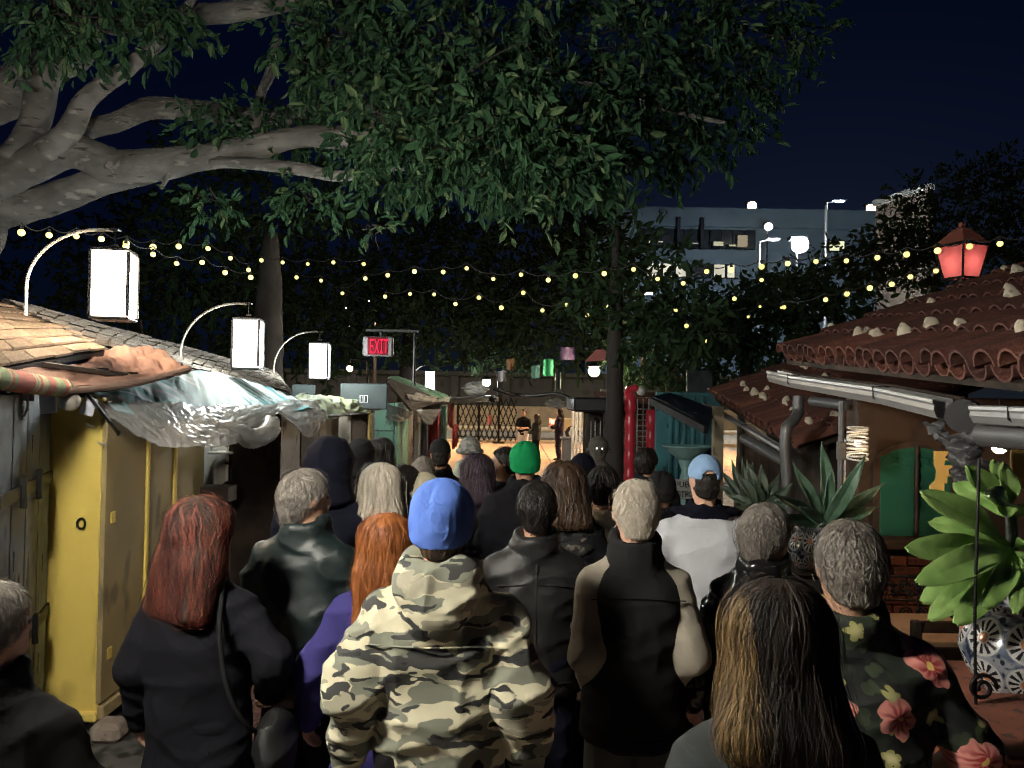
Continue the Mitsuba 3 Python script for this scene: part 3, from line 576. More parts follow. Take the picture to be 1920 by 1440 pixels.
# ---------------------------------------------------------------- plants and pots
mat('leaf_bright', worn((.25, .39, .12), (.17, .30, .08), 14), .32, specular=.55)
mat('leaf_pale', worn((.105, .19, .125), (.06, .125, .075), 14), .42)
mat('leaf_grey', worn((.05, .078, .052), (.03, .052, .035), 14), .5)
def leaf(b, tip, w, up=(0, 0, 1), arch_=.15, fold=.35, t=.006, n=14, blunt=.5, pw=.8):
    """broad leaf from b to tip with a folded midrib"""
    b, tip = np.asarray(b, float), np.asarray(tip, float); d = tip - b; L = np.linalg.norm(d); u = np.asarray(up, float); sd = np.cross(d / L, u); sd /= np.linalg.norm(sd) + 1e-9; nr = np.cross(sd, d / L)
    s = np.linspace(0, 1, n); wd = w * (np.sin(PI * np.clip(s, 0, 1)**blunt * .97 + .03)**pw * (1 - s**9) + .12 * (1 - s))
    if pw == .6: wd = w * .74 * np.where(s > .6, np.sqrt(np.clip(1 - ((s - .6) / .405)**2, 0, 1)), .16 + .84 * np.clip(s / .6, 0, 1)**1.5 * (1.5 - .5 * np.clip(s / .6, 0, 1)**2))
    P = np.array([[b + d * a + nr * arch_ * L * math.sin(PI * a) * .6 + sd * q * wd[i] / 2 + nr * fold * abs(q) * wd[i] / 2 + nr * .012 * math.sin(9 * a + 3 * q) * abs(q) for q in (-1, -.6, -.12, 0, .12, .6, 1)] for i, a in enumerate(s)])
    return sheet(P, t)
def toward(tip, base): return at(*tip)
t = thing('broadleaf_plant', 'large bright green broad-leaved plant above the patterned pot at the right', 'plant')
B1, B2 = at(1898, 1030, 2.95), at(1892, 970, 2.98)
rnd = random.Random(3)
for i, (px, py, D, w, b) in enumerate(((1727, 924, 2.8, .13, B1), (1700, 1030, 2.75, .125, B1), (1720, 1092, 2.7, .13, B1), (1728, 1128, 2.85, .12, B1), (1742, 1162, 2.8, .11, B1), (1792, 1170, 2.75, .12, B1), (1846, 1140, 2.7, .10, B1), (1742, 980, 2.95, .11, B1), (1760, 1060, 3.05, .12, B1),
                                       (1812, 876, 2.9, .12, B2), (1862, 862, 3.0, .10, B2), (1880, 868, 2.9, .085, B2), (1850, 930, 2.72, .11, B2), (1968, 960, 2.8, .12, B2), (1960, 1030, 2.8, .12, B1), (1960, 1090, 2.8, .12, B1), (1905, 1150, 2.7, .09, B1), (1790, 905, 3.15, .11, B2))):
    put('leaf', leaf(b, at(px, py, D), w * 1.12, up=(rnd.uniform(-.3, .3) - .1, -.9 + rnd.uniform(-.4, .3), .55), arch_=rnd.uniform(.05, .2), fold=rnd.uniform(.15, .3), blunt=1.25, pw=.6), 'leaf_bright', t, smooth=60)
put('stem', tube(spline([at(1925, 1165, 3.02), at(1905, 1080, 3.0), B1, B2 + [0, 0, .03]], 16), np.linspace(.03, .018, 16), 10), 'leaf_grey', t, smooth=True)
for nm, (cx, cy, D), tips, m, w in (('agave', (1548, 985, 4.7), ((1488, 868), (1512, 905), (1541, 828), (1560, 880), (1585, 905), (1624, 852), (1660, 905), (1648, 950), (1600, 945), (1450, 925), (1442, 968), (1500, 950)), 'leaf_pale', .072),
                                    ('agave', (1428, 960, 5.4), ((1378, 880), (1400, 862), (1428, 870), (1462, 888), (1488, 905), (1360, 925), (1382, 950), (1490, 940), (1415, 900)), 'leaf_grey', .07),
                                    ('agave', (1395, 945, 6.2), ((1350, 880), (1372, 862), (1392, 858), (1412, 868), (1440, 885), (1345, 905)), 'leaf_grey', .06)):
    t = thing(nm, {1548: 'pale grey-green pointed agave beside the metal post', 1428: 'dark drooping agave left of the downspout', 1395: 'darker agave behind the drooping one, beside the blue cap'}[cx], 'plant', 'agaves along the porch')
    b = at(cx, cy, D)
    for (px, py) in tips: put('leaf', leaf(b, at(px, py, D + rnd.uniform(-.22, .22)), w * rnd.uniform(.9, 1.15), up=(rnd.uniform(-.3, .3), -1, .4), arch_=rnd.uniform(-.06, .12), fold=.45, blunt=.8), m, t, smooth=60)
def f_talavera(c, sc):
    def fn(p, n, uv):
        a = dr.atan2(p.y - c[1], p.x - c[0]); u, v = a * sc, (p.z - c[2]) * sc / .19 + .5 * 0
        fx, fy = u - dr.floor(u) - .5, v - dr.floor(v) - .5; r = dr.sqrt(fx * fx + fy * fy); th = dr.atan2(fy, fx)
        t = mx((.075, .10, .15), (.24, .26, .29), ss(.4, .6, fb(p.x * 22, p.y * 22, p.z * 22, octaves=2)))
        pet = dr.cos(th * 12); t = mx(t, (.42, .42, .41), ss(.48, .44, r)); t = mx(t, (.012, .014, .02), ss(-.1, .25, pet) * ss(.14, .17, r) * ss(.43, .38, r))
        t = mx(t, (.42, .16, .06), ss(.13, .11, r)); return mx(t, (.015, .02, .04), ss(.49, .51, r) * ss(.45, .6, nz(p.x * 50, p.y * 50, p.z * 50)))
    return mikit.proc(fn)
PC = at(1905, 1222, 3.0)
scene['talavera_large'] = {'type': 'twosided', 'bsdf': {'type': 'principled', 'base_color': f_talavera(PC, 1.27), 'roughness': .15, 'clearcoat': .8}}
pot = [(.0, -.15), (.10, -.15), (.115, -.14), (.165, -.07), (.19, 0), (.185, .06), (.15, .12), (.118, .15), (.125, .175), (.14, .185), (.132, .19), (.11, .175), (.11, .12), (.0, .12)]
single('talavera_pot', lathe(np.array(pot) * 1.03, 40, PC), 'talavera_large', 'round glazed pot painted with black and orange flowers on the brick pillar', 'pot', 'painted glazed pots', smooth=50)
PC2 = at(1520, 1032, 4.75)
scene['talavera_small'] = {'type': 'twosided', 'bsdf': {'type': 'principled', 'base_color': f_talavera(PC2, 1.27), 'roughness': .15, 'clearcoat': .8}}
single('talavera_pot', lathe(np.array(pot) * .72, 32, PC2), 'talavera_small', 'smaller glazed blue and white pot below the pale agave', 'pot', 'painted glazed pots', smooth=50)
t = thing('plant_stand', 'dark stand carrying the smaller glazed pot', 'stand'); put('top', rbox(PC2 - [0, 0, .13], (.3, .3, .03)), 'dark_wood', t)
for sx in (-1, 1):
    for sy in (-1, 1): put('leg', rbox([PC2[0] + sx * .12, PC2[1] + sy * .12, (PC2[2] - .145) / 2], (.035, .035, PC2[2] - .147)), 'dark_wood', t)
# brick pillars
def pillar(lb, x0, x1, y0, y1, zt, seed):
    t = thing('brick_pillar', lb, 'pillar'); rr = random.Random(seed); put('core', rbox(((x0 + x1) / 2, (y0 + y1) / 2, zt / 2), (x1 - x0 - .02, y1 - y0 - .02, zt - .012), .004), 'mortar', t); H_ = .082; nr = int(zt / H_)
    for r in range(nr):
        z = zt - H_ * (r + .5); o = .11 if r % 2 else 0
        for k in range(int((x1 - x0) / .23) + 2):
            a, b = max(x0, x0 + .23 * k - o), min(x1, x0 + .23 * (k + 1) - o - .012)
            if b - a > .03: put('brick', rbox(((a + b) / 2, (y0 + .05) + rr.uniform(-.004, .004) - .012, z), (b - a, .10, H_ - .013), .008), rr.choice(['brick_red', 'brick_dark', 'brick_dark']), t)
        for k in range(int((y1 - y0) / .23) + 1):
            a, b = y0 + .1 + .23 * k - o * .4, min(y1, y0 + .1 + .23 * (k + 1) - o * .4 - .012)
            if b - a > .03: put('brick', rbox((x0 + .05 - .012, (a + b) / 2, z), (.10, b - a, H_ - .013), .008), rr.choice(['brick_red', 'brick_dark']), t)
    put('cap', rbox(((x0 + x1) / 2, (y0 + y1) / 2, zt + .01), (x1 - x0 + .03, y1 - y0 + .03, .026), .008), 'brick_dark', t)
q = PC[2] - .15 * 1.03 - .024
pillar('brick pillar under the large glazed pot', PC[0] - .19, PC[0] + .45, 2.82, 3.35, q, 2)
pz = at(1890, 1402, 2.4)
pillar('lower brick ledge at the bottom right corner', pz[0] - .06, pz[0] + .5, 2.3, 2.78, pz[2], 6)

# ---------------------------------------------------------------- right side further back: teal wall, fountain, red posts
t = thing('teal_booth', 'teal painted booth with grooved pilasters behind the blue cap', 'booth')
put('wall', quadwall((2.05, 11.0), (2.95, 11.0), .05, 2.15, .1), 'teal_paint', t)
for px in (1258, 1270, 1283, 1300, 1318): put('pilaster', rbox([at(px, 800, 10.9)[0], 10.92, 1.3], (.055, .05, 1.6), .012), 'teal_paint', t)
put('upper_panel', rbox(at(1312, 715, 11.6), (.40, .08, .36), .02), 'sign_grey', t)
put('awning_beam', beam(at(1222, 752, 9.8), at(1324, 806, 8.6), .06, .09), 'black_paint', t)
put('awning_cloth', sheet(folds(patch([[at(1225, 745, 10.0), at(1326, 798, 8.8)], [at(1262, 738, 11.0), at(1345, 770, 10.2)]], 12, 12), .03, 3, 3, 51), .02), 'cloth_navy_awning' if 'cloth_navy_awning' in scene else mat('cloth_navy_awning', (.01, .022, .045), .6), t, smooth=60)
t = thing('stone_basin', 'pale teal wall basin on a baluster stem', 'basin'); c = at(1287, 848, 10.4)
mat('basin_teal', worn((.22, .38, .37), (.15, .29, .29), 5), .5)
put('bowl', lathe(np.array([(.0, -.10), (.10, -.10), (.20, -.03), (.30, .06), (.33, .075), (.32, .09), (.27, .07), (.0, .02)]), 32, c), 'basin_teal', t, smooth=50)
put('stem', lathe(np.array([(.14, -.98), (.16, -.90), (.09, -.8), (.06, -.6), (.10, -.42), (.06, -.25), (.10, -.14), (.11, -.10)]), 24, c), 'basin_teal', t, smooth=50)
t = thing('restroom_sign', 'white PUBLIC RESTROOMS sign partly hidden by the blue cap', 'sign'); c = at(1290, 917, 8.6)
put('board', rbox(c, (.42, .02, .22), .006), 'sign_panel' if 'sign_panel' in scene else mat('sign_panel', (.26, .28, .27), .6), t)
for tx, dz, L in (('PUBLIC', .022, .30), ('RESTROOMS', -.085, .39)):
    m = meshkit.text_mesh(tx, .06, .003, True); v = np.array(m.vertices); v[:, 0] -= v[:, 0].min(); v[:, 0] *= L / np.ptp(v[:, 0]); v[:, 0] -= L / 2
    put('lettering', moved((v, np.array(m.faces)), rotx(PI / 2), c + [0, -.0105, dz]), 'black_paint', t)
put('post', rbox([c[0], c[1] + .03, c[2] / 2], (.04, .03, c[2])), 'dark_metal', t)
mat('red_gloss', (.55, .035, .06), .28)
for px, y0, D, lb in ((1182, 740, 12.0, 'glossy red turned post beside the lattice rack, left one'), (1222, 770, 11.6, 'shorter glossy red turned post right of the lattice rack')):
    t = thing('red_post', lb, 'post'); c = at(px, y0, D); hgt = c[2]
    pr = [(.0, 0), (.10, 0), (.10, .12)] + [(.065 + .022 * abs(math.sin(k * .8)) * (1 if k % 5 else 1.5), .15 + (hgt - .3) * k / 26) for k in range(27)] + [(.09, hgt - .12), (.085, hgt), (.0, hgt + .02)]
    put('shaft', lathe(pr, 16, (c[0], c[1], 0)), 'red_gloss', t, smooth=True)
    if px == 1182: put('head', cat([rbox((c[0] + .02, c[1], hgt + .09), (.20, .14, .10), .03, R=roty(-.25)), rbox((c[0] - .03, c[1], hgt + .02), (.12, .12, .08), .02)]), 'red_gloss', t); put('white_cap', sphere((c[0] + .17, c[1], hgt + .06), .075, 2), 'plain_white', t, smooth=True)
t = thing('wire_rack', 'tall black wire rack between the two red posts', 'rack'); p = at(1206, 760, 12.1)
for dx in (-.09, 0, .09): put('upright', tube([[p[0] + dx, 12.1, 0.02], [p[0] + dx, 12.1, p[2] + .1]], .010, 6), 'grey_metal', t)
for k in range(22): put('rung', tube([[p[0] - .09, 12.09, .1 + k * .085], [p[0] + .09, 12.09, .1 + k * .085]], .007, 5), 'grey_metal', t)
t = thing('brick_wall', 'dark brick wall piece behind the red posts', 'wall'); put('core', rbox((2.0, 13.3, 1.1), (.95, .2, 2.2)), 'mortar', t)
for r in range(22):
    for k in range(5): put('brick', rbox((1.58 + .21 * k - (.1 if r % 2 else 0), 13.19, .06 + .098 * r), (.198, .05, .085), .006), rnd.choice(['brick_dark', 'tile_b']), t)
# figure with bright eyes
t = thing('garden_statue', 'shadowy stone bust with two bright eyes beside the dark trunk', 'statue'); c = at(1122, 842, 7.6); mat('dark_stone', grit((.06, .055, .045), (.04, .037, .03), (.1, .09, .075)), .85)
v = cat([moved(lathe([(.0, -.72), (.16, -.72), (.16, -.66), (.12, -.60), (.12, -.30), (.17, -.26), (.17, -.20), (.0, -.2)], 20), None, c), ])
put('pedestal', moved(lathe([(.0, .0), (.2, .0), (.2, .08), (.15, .12), (.15, c[2] - .40), (.19, c[2] - .36), (.19, c[2] - .30), (.0, c[2] - .30)], 20), None, (c[0], c[1], 0)), 'dark_stone', t)
h0 = hull(np.vstack([sphere(c + [0, 0, .03], .10, 2)[0] * 1.0, sphere(c + [0, .0, -.06], .075, 2)[0]]))
put('bust', cat([h0, lathe([(.0, -.31), (.19, -.31), (.20, -.24), (.13, -.16), (.065, -.12), (.06, -.05)], 20, c), sphere(c + [.0, -.10, -.02], .018, 1), *[sphere(c + [s * .098, 0, -.01], .025, 1) for s in (-1, 1)]]), 'dark_stone', t, smooth=50)
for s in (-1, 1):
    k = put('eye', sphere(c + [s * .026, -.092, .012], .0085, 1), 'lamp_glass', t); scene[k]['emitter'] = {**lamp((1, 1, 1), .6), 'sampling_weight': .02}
# pink lantern on its post behind the roof
t = thing('pink_lantern', 'pink glowing lantern with dark frame standing above the tiled roof', 'lantern'); c = at(1803, 492, 8.0); hh, w0, w1 = .34, .115, .175
scene['pink_pane'] = {'type': 'principledthin', 'base_color': {'type': 'rgb', 'value': [.62, .24, .24]}, 'roughness': .5, 'diff_trans': 1.2, 'spec_trans': 0.0}
cs = [np.array([[sx * w0, sy * w0, -hh / 2] for sx, sy in ((-1, -1), (1, -1), (1, 1), (-1, 1))]), np.array([[sx * w1, sy * w1, hh / 2] for sx, sy in ((-1, -1), (1, -1), (1, 1), (-1, 1))])]; Rl = rotz(.32)
for i in range(4):
    j = (i + 1) % 4; put('pane', ((np.array([cs[0][i], cs[0][j], cs[1][j], cs[1][i]]) * .99) @ Rl.T + c, np.array([[0, 1, 2], [0, 2, 3]])), 'pink_pane', t)
    put('frame_bar', cat([beam(c + Rl @ cs[0][i], c + Rl @ cs[1][i], .02, .02), beam(c + Rl @ cs[0][i], c + Rl @ cs[0][j], .022, .022), beam(c + Rl @ cs[1][i], c + Rl @ cs[1][j], .025, .025)]), 'dark_metal', t)
put('roof', moved(moved(lathe([(w1 * 1.5, 0), (w1 * .5, .16), (.03, .19), (.03, .23), (0, .24)], 4), rotz(PI / 4)), Rl, c + [0, 0, hh / 2 + .01]), 'rust_cloth', t)
k = put('bulb', sphere(c, .045, 2), 'lamp_glass', t); scene[k]['emitter'] = {**lamp((1, .5, .42), 5.5), 'sampling_weight': .6}
put('post', tube([[c[0], c[1], 0], c - [0, 0, hh / 2]], .045, 10), 'dark_metal', t)
# ================================================================ FAR END OF THE ALLEY
def f_plaza(p, n, uv):
    t = mx((.34, .24, .155), (.24, .165, .11), fb(p.x * .9, p.y * .9, 0, octaves=4)); j = dr.abs(p.y * .8 - dr.round(p.y * .8)); k = dr.abs(p.x * .8 - dr.round(p.x * .8))
    return mx(t, (.12, .085, .06), ss(.03, .012, dr.minimum(j, k)))
mat('plaza_mat', mikit.proc(f_plaza), .8)
struct('plaza_pavement', sheet(np.array([[[x, y, .012] for y in (19.0, 33.6)] for x in (-14., 9.)]), .02), 'plaza_mat')
mat('road_mat', worn((.075, .07, .062), (.055, .052, .048), .6), .8)
struct('street', sheet(np.array([[[x, y, -.06] for y in (34.0, 46.)] for x in (-80., 80.)]), .12), 'road_mat')
mat('kerb_mat', worn((.34, .28, .20), (.26, .21, .16), 2), .8)
struct('kerb', rbox((-2, 33.8, .06), (24, .34, .16), .02), 'kerb_mat')
struct('opposite_pavement', rbox((0, 48, .04), (120, 4, .2), .02), 'kerb_mat')
mat('far_wall', worn((.05, .053, .056), (.035, .037, .04), .5, (.022, .023, .025), 3), .85)
t = thing('far_wall_building', 'plain grey-beige building wall across the street behind the gate', 'building')
put('wall', rbox((0, 52, 1.75), (46, 1, 3.5), .05), 'far_wall', t)
for k in range(9): put('pilaster', rbox((-14 + k * 3.4, 51.4, 1.7), (.5, .3, 3.4), .03), 'far_wall', t)
put('cornice', rbox((0, 51.35, 3.5), (46.4, .5, .3), .04), 'far_wall', t)
put('plinth', rbox((0, 51.3, .75), (46.2, .5, 1.3), .05), 'kerb_mat', t)
# folding lattice gate
mat('gate_black', (.003, .003, .003), .9, specular=.08)
t = thing('folding_gate', 'black folding lattice gate across the end of the alley', 'gate'); gx0, gx1, gy, gh = at(858, 800, 33.0)[0], at(968, 800, 33.0)[0], 33.0, 1.95
n = 11; st = (gx1 - gx0) / n
for k in range(-2, n):
    for s in (0, 1):
        a, b = (gx0 + st * k, .14), (gx0 + st * (k + 3), gh)
        if s: a, b = (gx0 + st * (k + 3), .14), (gx0 + st * k, gh)
        def clipx(a, b):
            f = lambda x: a[1] + (b[1] - a[1]) * (x - a[0]) / (b[0] - a[0])
            q = [min(max(x, gx0), gx1) for x in (a[0], b[0])]; return (q[0], f(q[0])), (q[1], f(q[1]))
        a, b = clipx(a, b); put('lattice_bar', beam((a[0], gy + .03 * s, a[1]), (b[0], gy + .03 * s, b[1]), .016, .045, .003), 'gate_black', t)
for x in (gx0, gx0 + .9, gx0 + 1.75): put('post', rbox((x, gy, 1.05), (.09, .09, 2.1)), 'gate_black', t)
put('rail', rbox(((gx0 + gx1) / 2, gy, .30), (gx1 - gx0, .03, .05)), 'gate_black', t)
put('caster', rbox((gx0 + 1.75, gy - .05, .06), (.5, .12, .1)), 'dark_metal', t)
single('brick_planter', cat([rbox((gx1 + .25, 30.0, .5), (.42, .45, 1.0), .02), rbox((gx1 + .25, 30.0, 1.03), (.5, .52, .08), .02)]), 'brick_dark', 'brown brick pier at the right end of the folding gate', 'pier')
# vehicle: pale van with red tail light
t = thing('parked_car', 'pale tan vehicle behind the far people with red tail light on', 'vehicle'); vx, vy = at(1040, 800, 37)[0], 37.0
mat('car_tan', (.42, .33, .19), .3, clearcoat=.6); mat('tyre', (.015, .015, .015), .8); mat('car_glass', (.02, .025, .03), .1)
import shapely.geometry as sg
prof = [(-.1, .45), (-.12, .98), (1.55, 1.02), (1.62, 1.62), (1.85, 1.74), (3.1, 1.74), (3.7, 1.08), (4.9, .98), (5.05, .45)]
ex = trimesh.creation.extrude_polygon(sg.Polygon(prof).buffer(-.05).buffer(.05), 1.75, engine='earcut'); v = np.array(ex.vertices); bd = put('body', (np.stack([vx + v[:, 0], vy + v[:, 2], v[:, 1]], 1), np.array(ex.faces)), 'car_tan', t, smooth=30)
put('window', rbox((vx + 2.45, vy - .004, 1.4), (1.35, .02, .46), .01), 'car_glass', t); put('bumper', rbox((vx - .16, vy + .87, .55), (.14, 1.7, .2), .03), 'grey_metal', t)
for k in (.85, 3.95):
    w = put('wheel', moved(lathe([(.0, -.1), (.2, -.1), (.30, -.11), (.34, -.06), (.34, .06), (.30, .11), (.0, .1)], 28), rotx(PI / 2), (vx + k, vy + .06, .34)), 'tyre', t, smooth=40)
    put('rim', moved(lathe([(.0, .115), (.06, .12), (.09, .108), (.17, .112), (.19, .10)], 20), rotx(PI / 2), (vx + k, vy + .06, .34)), 'grey_metal', w, smooth=40)
for y in (.05, 1.6):
    k = put('tail_light', rbox((vx - .14, vy + y + .06, .86), (.07, .2, .24), .02), 'lamp_glass', t); scene[k]['emitter'] = {**lamp((1, .06, .04), 1.5), 'sampling_weight': .3}
k = put('side_marker', rbox((vx - .04, vy - .03, .86), (.22, .03, .2), .01), 'lamp_glass', t); scene[k]['emitter'] = {**lamp((1, .10, .07), 1.6), 'sampling_weight': .3}
# white posts and dark frame on the right of the far end
t = thing('white_fence', 'upright white slats beside the far purple coat', 'fence')
for i, px in enumerate((1074, 1081, 1088)): put('slat', rbox([at(px, 800, 16.)[0], 16.0, 1.0], (.055, .05, 1.95), .008), 'plain_white', t)
put('back_rail', rbox([at(1081, 800, 16.)[0], 16.05, 1.4], (.26, .03, .06)), 'white_paint', t)
single('low_cabinet', cat([rbox([at(1065, 800, 20.)[0], 20.0, .5], (.30, .4, .95), .02), rbox([at(1066, 800, 20.)[0], 19.95, 1.0], (.42, .5, .05), .01)]), 'sheet_grey', 'small grey cabinet with white top left of the white slats', 'cabinet')
t = thing('market_stall', 'dark stall with black flat awning right of the white slats', 'stall')
put('awning', rbox(at(1105, 758, 12.4), (.62, 1.6, .22), .03), 'black_paint', t); put('wall', quadwall((1.20, 12.9), (1.50, 12.9), .05, 1.95, .08), 'dark_wood', t)
for px in (1108, 1116, 1126): put('hanging_tool', rbox(at(px, 808, 12.3), (.02, .02, .32)), 'pale_metal', t)
for x in (1.17, 1.44): put('post', rbox((x, 11.9, 1.0), (.05, .05, 1.95)), 'dark_wood', t)
single('cable', tube(spline([at(*q) for q in ((925, 728, 15), (965, 740, 15), (1000, 742, 14.5), (1040, 738, 14), (1080, 752, 13.5), (1120, 790, 12.8))], 40), .035, 8), 'black_paint', 'thick black cable sagging across the far end of the alley', 'cable', smooth=True)
# lamps at the far end
def bulb_lamp(px, py, D, r, col, power, lb, arm=None, post=True, sw=2.0):
    t = thing('wall_lamp', lb, 'lamp'); c = at(px, py, D); k = put('globe', sphere(c, r, 2), 'lamp_glass', t); scene[k]['emitter'] = {**lamp(col, power), 'sampling_weight': sw}
    put('cap', lathe([(r * 1.15, r * .8), (r * .6, r * 1.5), (r * .2, r * 1.7), (.001, r * 1.75)], 12, c), 'dark_metal', t)
    if post: put('bracket', tube(spline(np.array([c + [0, 0, r * 1.5], c + [.0, .0, r * 3], c + [.25, .05, r * 2.8], c + [.28, .06, -.3]]), 16), .018, 6), 'dark_metal', t, smooth=True)
bulb_lamp(1114, 696, 14.5, .105, (1, .76, .48), 120, 'warm lit lantern on the far side of the alley, left of the dark trunk')
bulb_lamp(656, 691, 12.5, .05, (1, .62, .22), 14, 'small amber lamp to the left below the exit sign', sw=.6)
bulb_lamp(912, 717, 19.0, .10, (.95, 1, .98), 70, 'white work lamp above the far left awning')
def street_lamp(px, py, D, L, r, col, power, lb, side=1, sw=2.0, aim=None):
    """tall pole whose top is at the pixel, with a flat lamp head on a short arm"""
    t = thing('street_lamp', lb, 'street lamp', 'tall lamps by the far building'); c = at(px, py, D)
    put('pole', tube([[c[0], c[1], 0], c], [r * 1.5, r], 10), 'pale_metal', t, smooth=40)
    h = c + np.array([side * L, -.1, .12]); put('arm', tube([c - [0, 0, .05], c + [side * L * .5, 0, .09], h - [side * .3, 0, .02]], r * .6, 8), 'pale_metal', t, smooth=40)
    put('head', rbox(h + [0, 0, .07], (L * 1.0, .5, .12), .04), 'grey_metal', t)
    k = put('lamp_glass', moved(lathe([(.001, -.28), (.25, -.2), (.40, 0), (.36, .02), (.001, .02)][::1], 16), np.diag([L * 1.15, .6, .5]), h), 'lamp_glass', t); scene[k]['emitter'] = {**lamp(col, power), 'sampling_weight': sw}
street_lamp(1549, 380, 62, 1.0, .10, (.8, 1, .93), 25, 'tallest lit street lamp before the far building')
street_lamp(1424, 452, 62, 1.1, .10, (.85, 1, .97), .8, 'shorter dim street lamp on a pale pole left of the white glare', sw=.2)
def flood(px, py, D, r, col, power, lb, sw):
    t = thing('flood_light', lb, 'flood light'); c = at(px, py, D); k = put('lens', sphere(c, r, 2), 'lamp_glass', t); scene[k]['emitter'] = {**lamp(col, power), 'sampling_weight': sw}
    put('hood', cat([rbox(c + [0, r * .9, r * .9], (r * 2.2, r * 1.2, r * .5), r * .1), beam(c + [0, r, 0], [c[0], c[1] + r, max(c[2] - 5, 0)], .12, .12)]), 'dark_metal', t)
flood(1500, 459, 58, .62, (.86, .97, 1), 200, 'brightest white flood light in front of the far building', 3.0)
flood(1441, 425, 86, .42, (1, .92, .7), 6, 'small warm light on the upper wall of the far building', .2)
flood(1410, 386, 95, .55, (1, .68, .40), 6, 'orange roof light on the left of the far building', .2)
flood(1633, 391, 95, .55, (1, .72, .30), 6, 'yellow roof light at the right end of the far building', .2)
def sodium(x, y, z, power, lb):
    t = thing('street_lamp', lb, 'street lamp', 'street lamps of the plaza'); c = np.array([x, y, z])
    put('pole', tube([[x, y + 1.4, 0], [x, y + 1.4, z + .1]], [.09, .06], 10), 'dark_metal', t, smooth=40); put('arm', tube([[x, y + 1.4, z + .1], [x, y, z + .2]], .03, 8), 'dark_metal', t)
    put('head', rbox((x, y, z + .14), (.34, .8, .14), .05), 'dark_metal', t)
    k = put('lamp_glass', (np.array([[x - .13, y - .3, z], [x + .13, y - .3, z], [x + .13, y + .3, z], [x - .13, y + .3, z]]), np.array([[0, 2, 1], [0, 3, 2]])), 'lamp_glass', t); scene[k]['emitter'] = {**lamp((1, .66, .36) if y < 35 else (1, .85, .6), power), 'sampling_weight': 4.0}
sodium(4.6, 26.0, 5.6, 760, 'orange street lamp of the plaza hidden behind the trees on the right')
sodium(-5.5, 29.5, 5.6, 760, 'orange street lamp of the plaza hidden behind the trees on the left')
sodium(-9.0, 41.0, 6.6, 620, 'street lamp over the road behind the folding gate')
sodium(7.5, 40.0, 6.6, 620, 'street lamp over the road beside the pale pickup')
# far office building
t = thing('office_building', 'long grey-blue office building with bands of windows in the distance', 'building'); D = 92.
mat('office_wall', worn((.18, .245, .31), (.15, .21, .275), .05), .8); mat('office_dark', (.02, .025, .035), .3); mat('office_fin', (.012, .015, .03), .6)
X = lambda px: at(px, 450, D)[0]; Z = lambda py: at(1430, py, D)[2]
put('lower_wall', rbox(((X(1100) + X(1660)) / 2, D + 5, Z(470) / 2), (X(1660) - X(1100), 10, Z(470)), .05), 'office_wall', t)
put('upper_wall', rbox(((X(1100) + X(1652)) / 2, D + 5.6, (Z(470) + Z(395)) / 2 + .1), (X(1652) - X(1100), 9.6, Z(395) - Z(470)), .05), 'office_wall', t)
put('parapet', rbox(((X(1100) + X(1652)) / 2, D + 5.2, Z(408)), (X(1652) - X(1100) + .3, 10.2, Z(392) - Z(428)), .05), 'office_wall', t)
mat('lit_room', (.5, .48, .4), .7, two=False)
def win(x0, x1, y0, y1, lit=0.0, col=(1, .95, .75), e=.0):
    w = put('window', rbox(((X(x0) + X(x1)) / 2, D + .48 + e, (Z(y0) + Z(y1)) / 2), (X(x1) - X(x0), .5, Z(y0) - Z(y1)), .03), 'office_dark', t)
    if lit:
        k = put('pane', rbox(((X(x0) + X(x1)) / 2, D + .20 + e, (Z(y0) + Z(y1)) / 2), (X(x1) - X(x0) - .25, .04, Z(y0) - Z(y1) - .2), .01), 'lit_room', w); scene[k]['emitter'] = {**lamp(col, lit * .28), 'sampling_weight': .05}
for k in range(10): win(1200 + k * 22, 1220 + k * 22, 431, 467)
for x0, x1, y0, y1, l, c_ in ((1206, 1220, 454, 461, .5, (1, 1, .6)), (1232, 1244, 455, 460, .3, (1, 1, .6)), (1296, 1310, 457, 462, .18, (1, .95, .7)), (1335, 1357, 454, 465, .22, (1, .95, .6)), (1364, 1380, 459, 465, .18, (1, .95, .6)), (1380, 1402, 441, 466, .10, (1, .65, .32)), (1552, 1583, 449, 470, .55, (.95, 1, .6))): win(x0, x1, y0, y1, l, c_, -.5)
for x0, x1, l in ((1212, 1240, .42), (1241, 1263, .42), (1265, 1287, .36), (1288, 1334, 0), (1336, 1360, .3), (1361, 1378, .4)): win(x0, x1, 497, 524, l, (1, .95, .72), -.62)
for px in (1270, 1314): put('fin', rbox((X(px), D - .4, (Z(412) + Z(470)) / 2), (.42, .7, Z(412) - Z(470)), .02), 'office_fin', t)
t = thing('tan_building', 'tan brick corner building at the right of the far office', 'building'); D2 = 70.
p0, p1 = at(1648, 388, D2), at(1745, 352, 64.)
mat('tan_wall', worn((.11, .08, .06), (.085, .062, .048), .3), .85)
put('wall', cat([quadwall(p0[:2], p1[:2], .1, p0[2], .6)]), 'tan_wall', t); put('cornice', quadwall(p0[:2] - [.3, .1], p1[:2], p0[2], p0[2] + .5, .9), 'white_paint', t)
single('red_pennant', sheet(np.array([[at(1096, 678, 13.5), at(1136, 676, 13.5)], [at(1118, 655, 13.5), at(1136, 655, 13.5)]]), .01), 'pink_cloth', 'small red pennant above the warm far lamp', 'pennant')
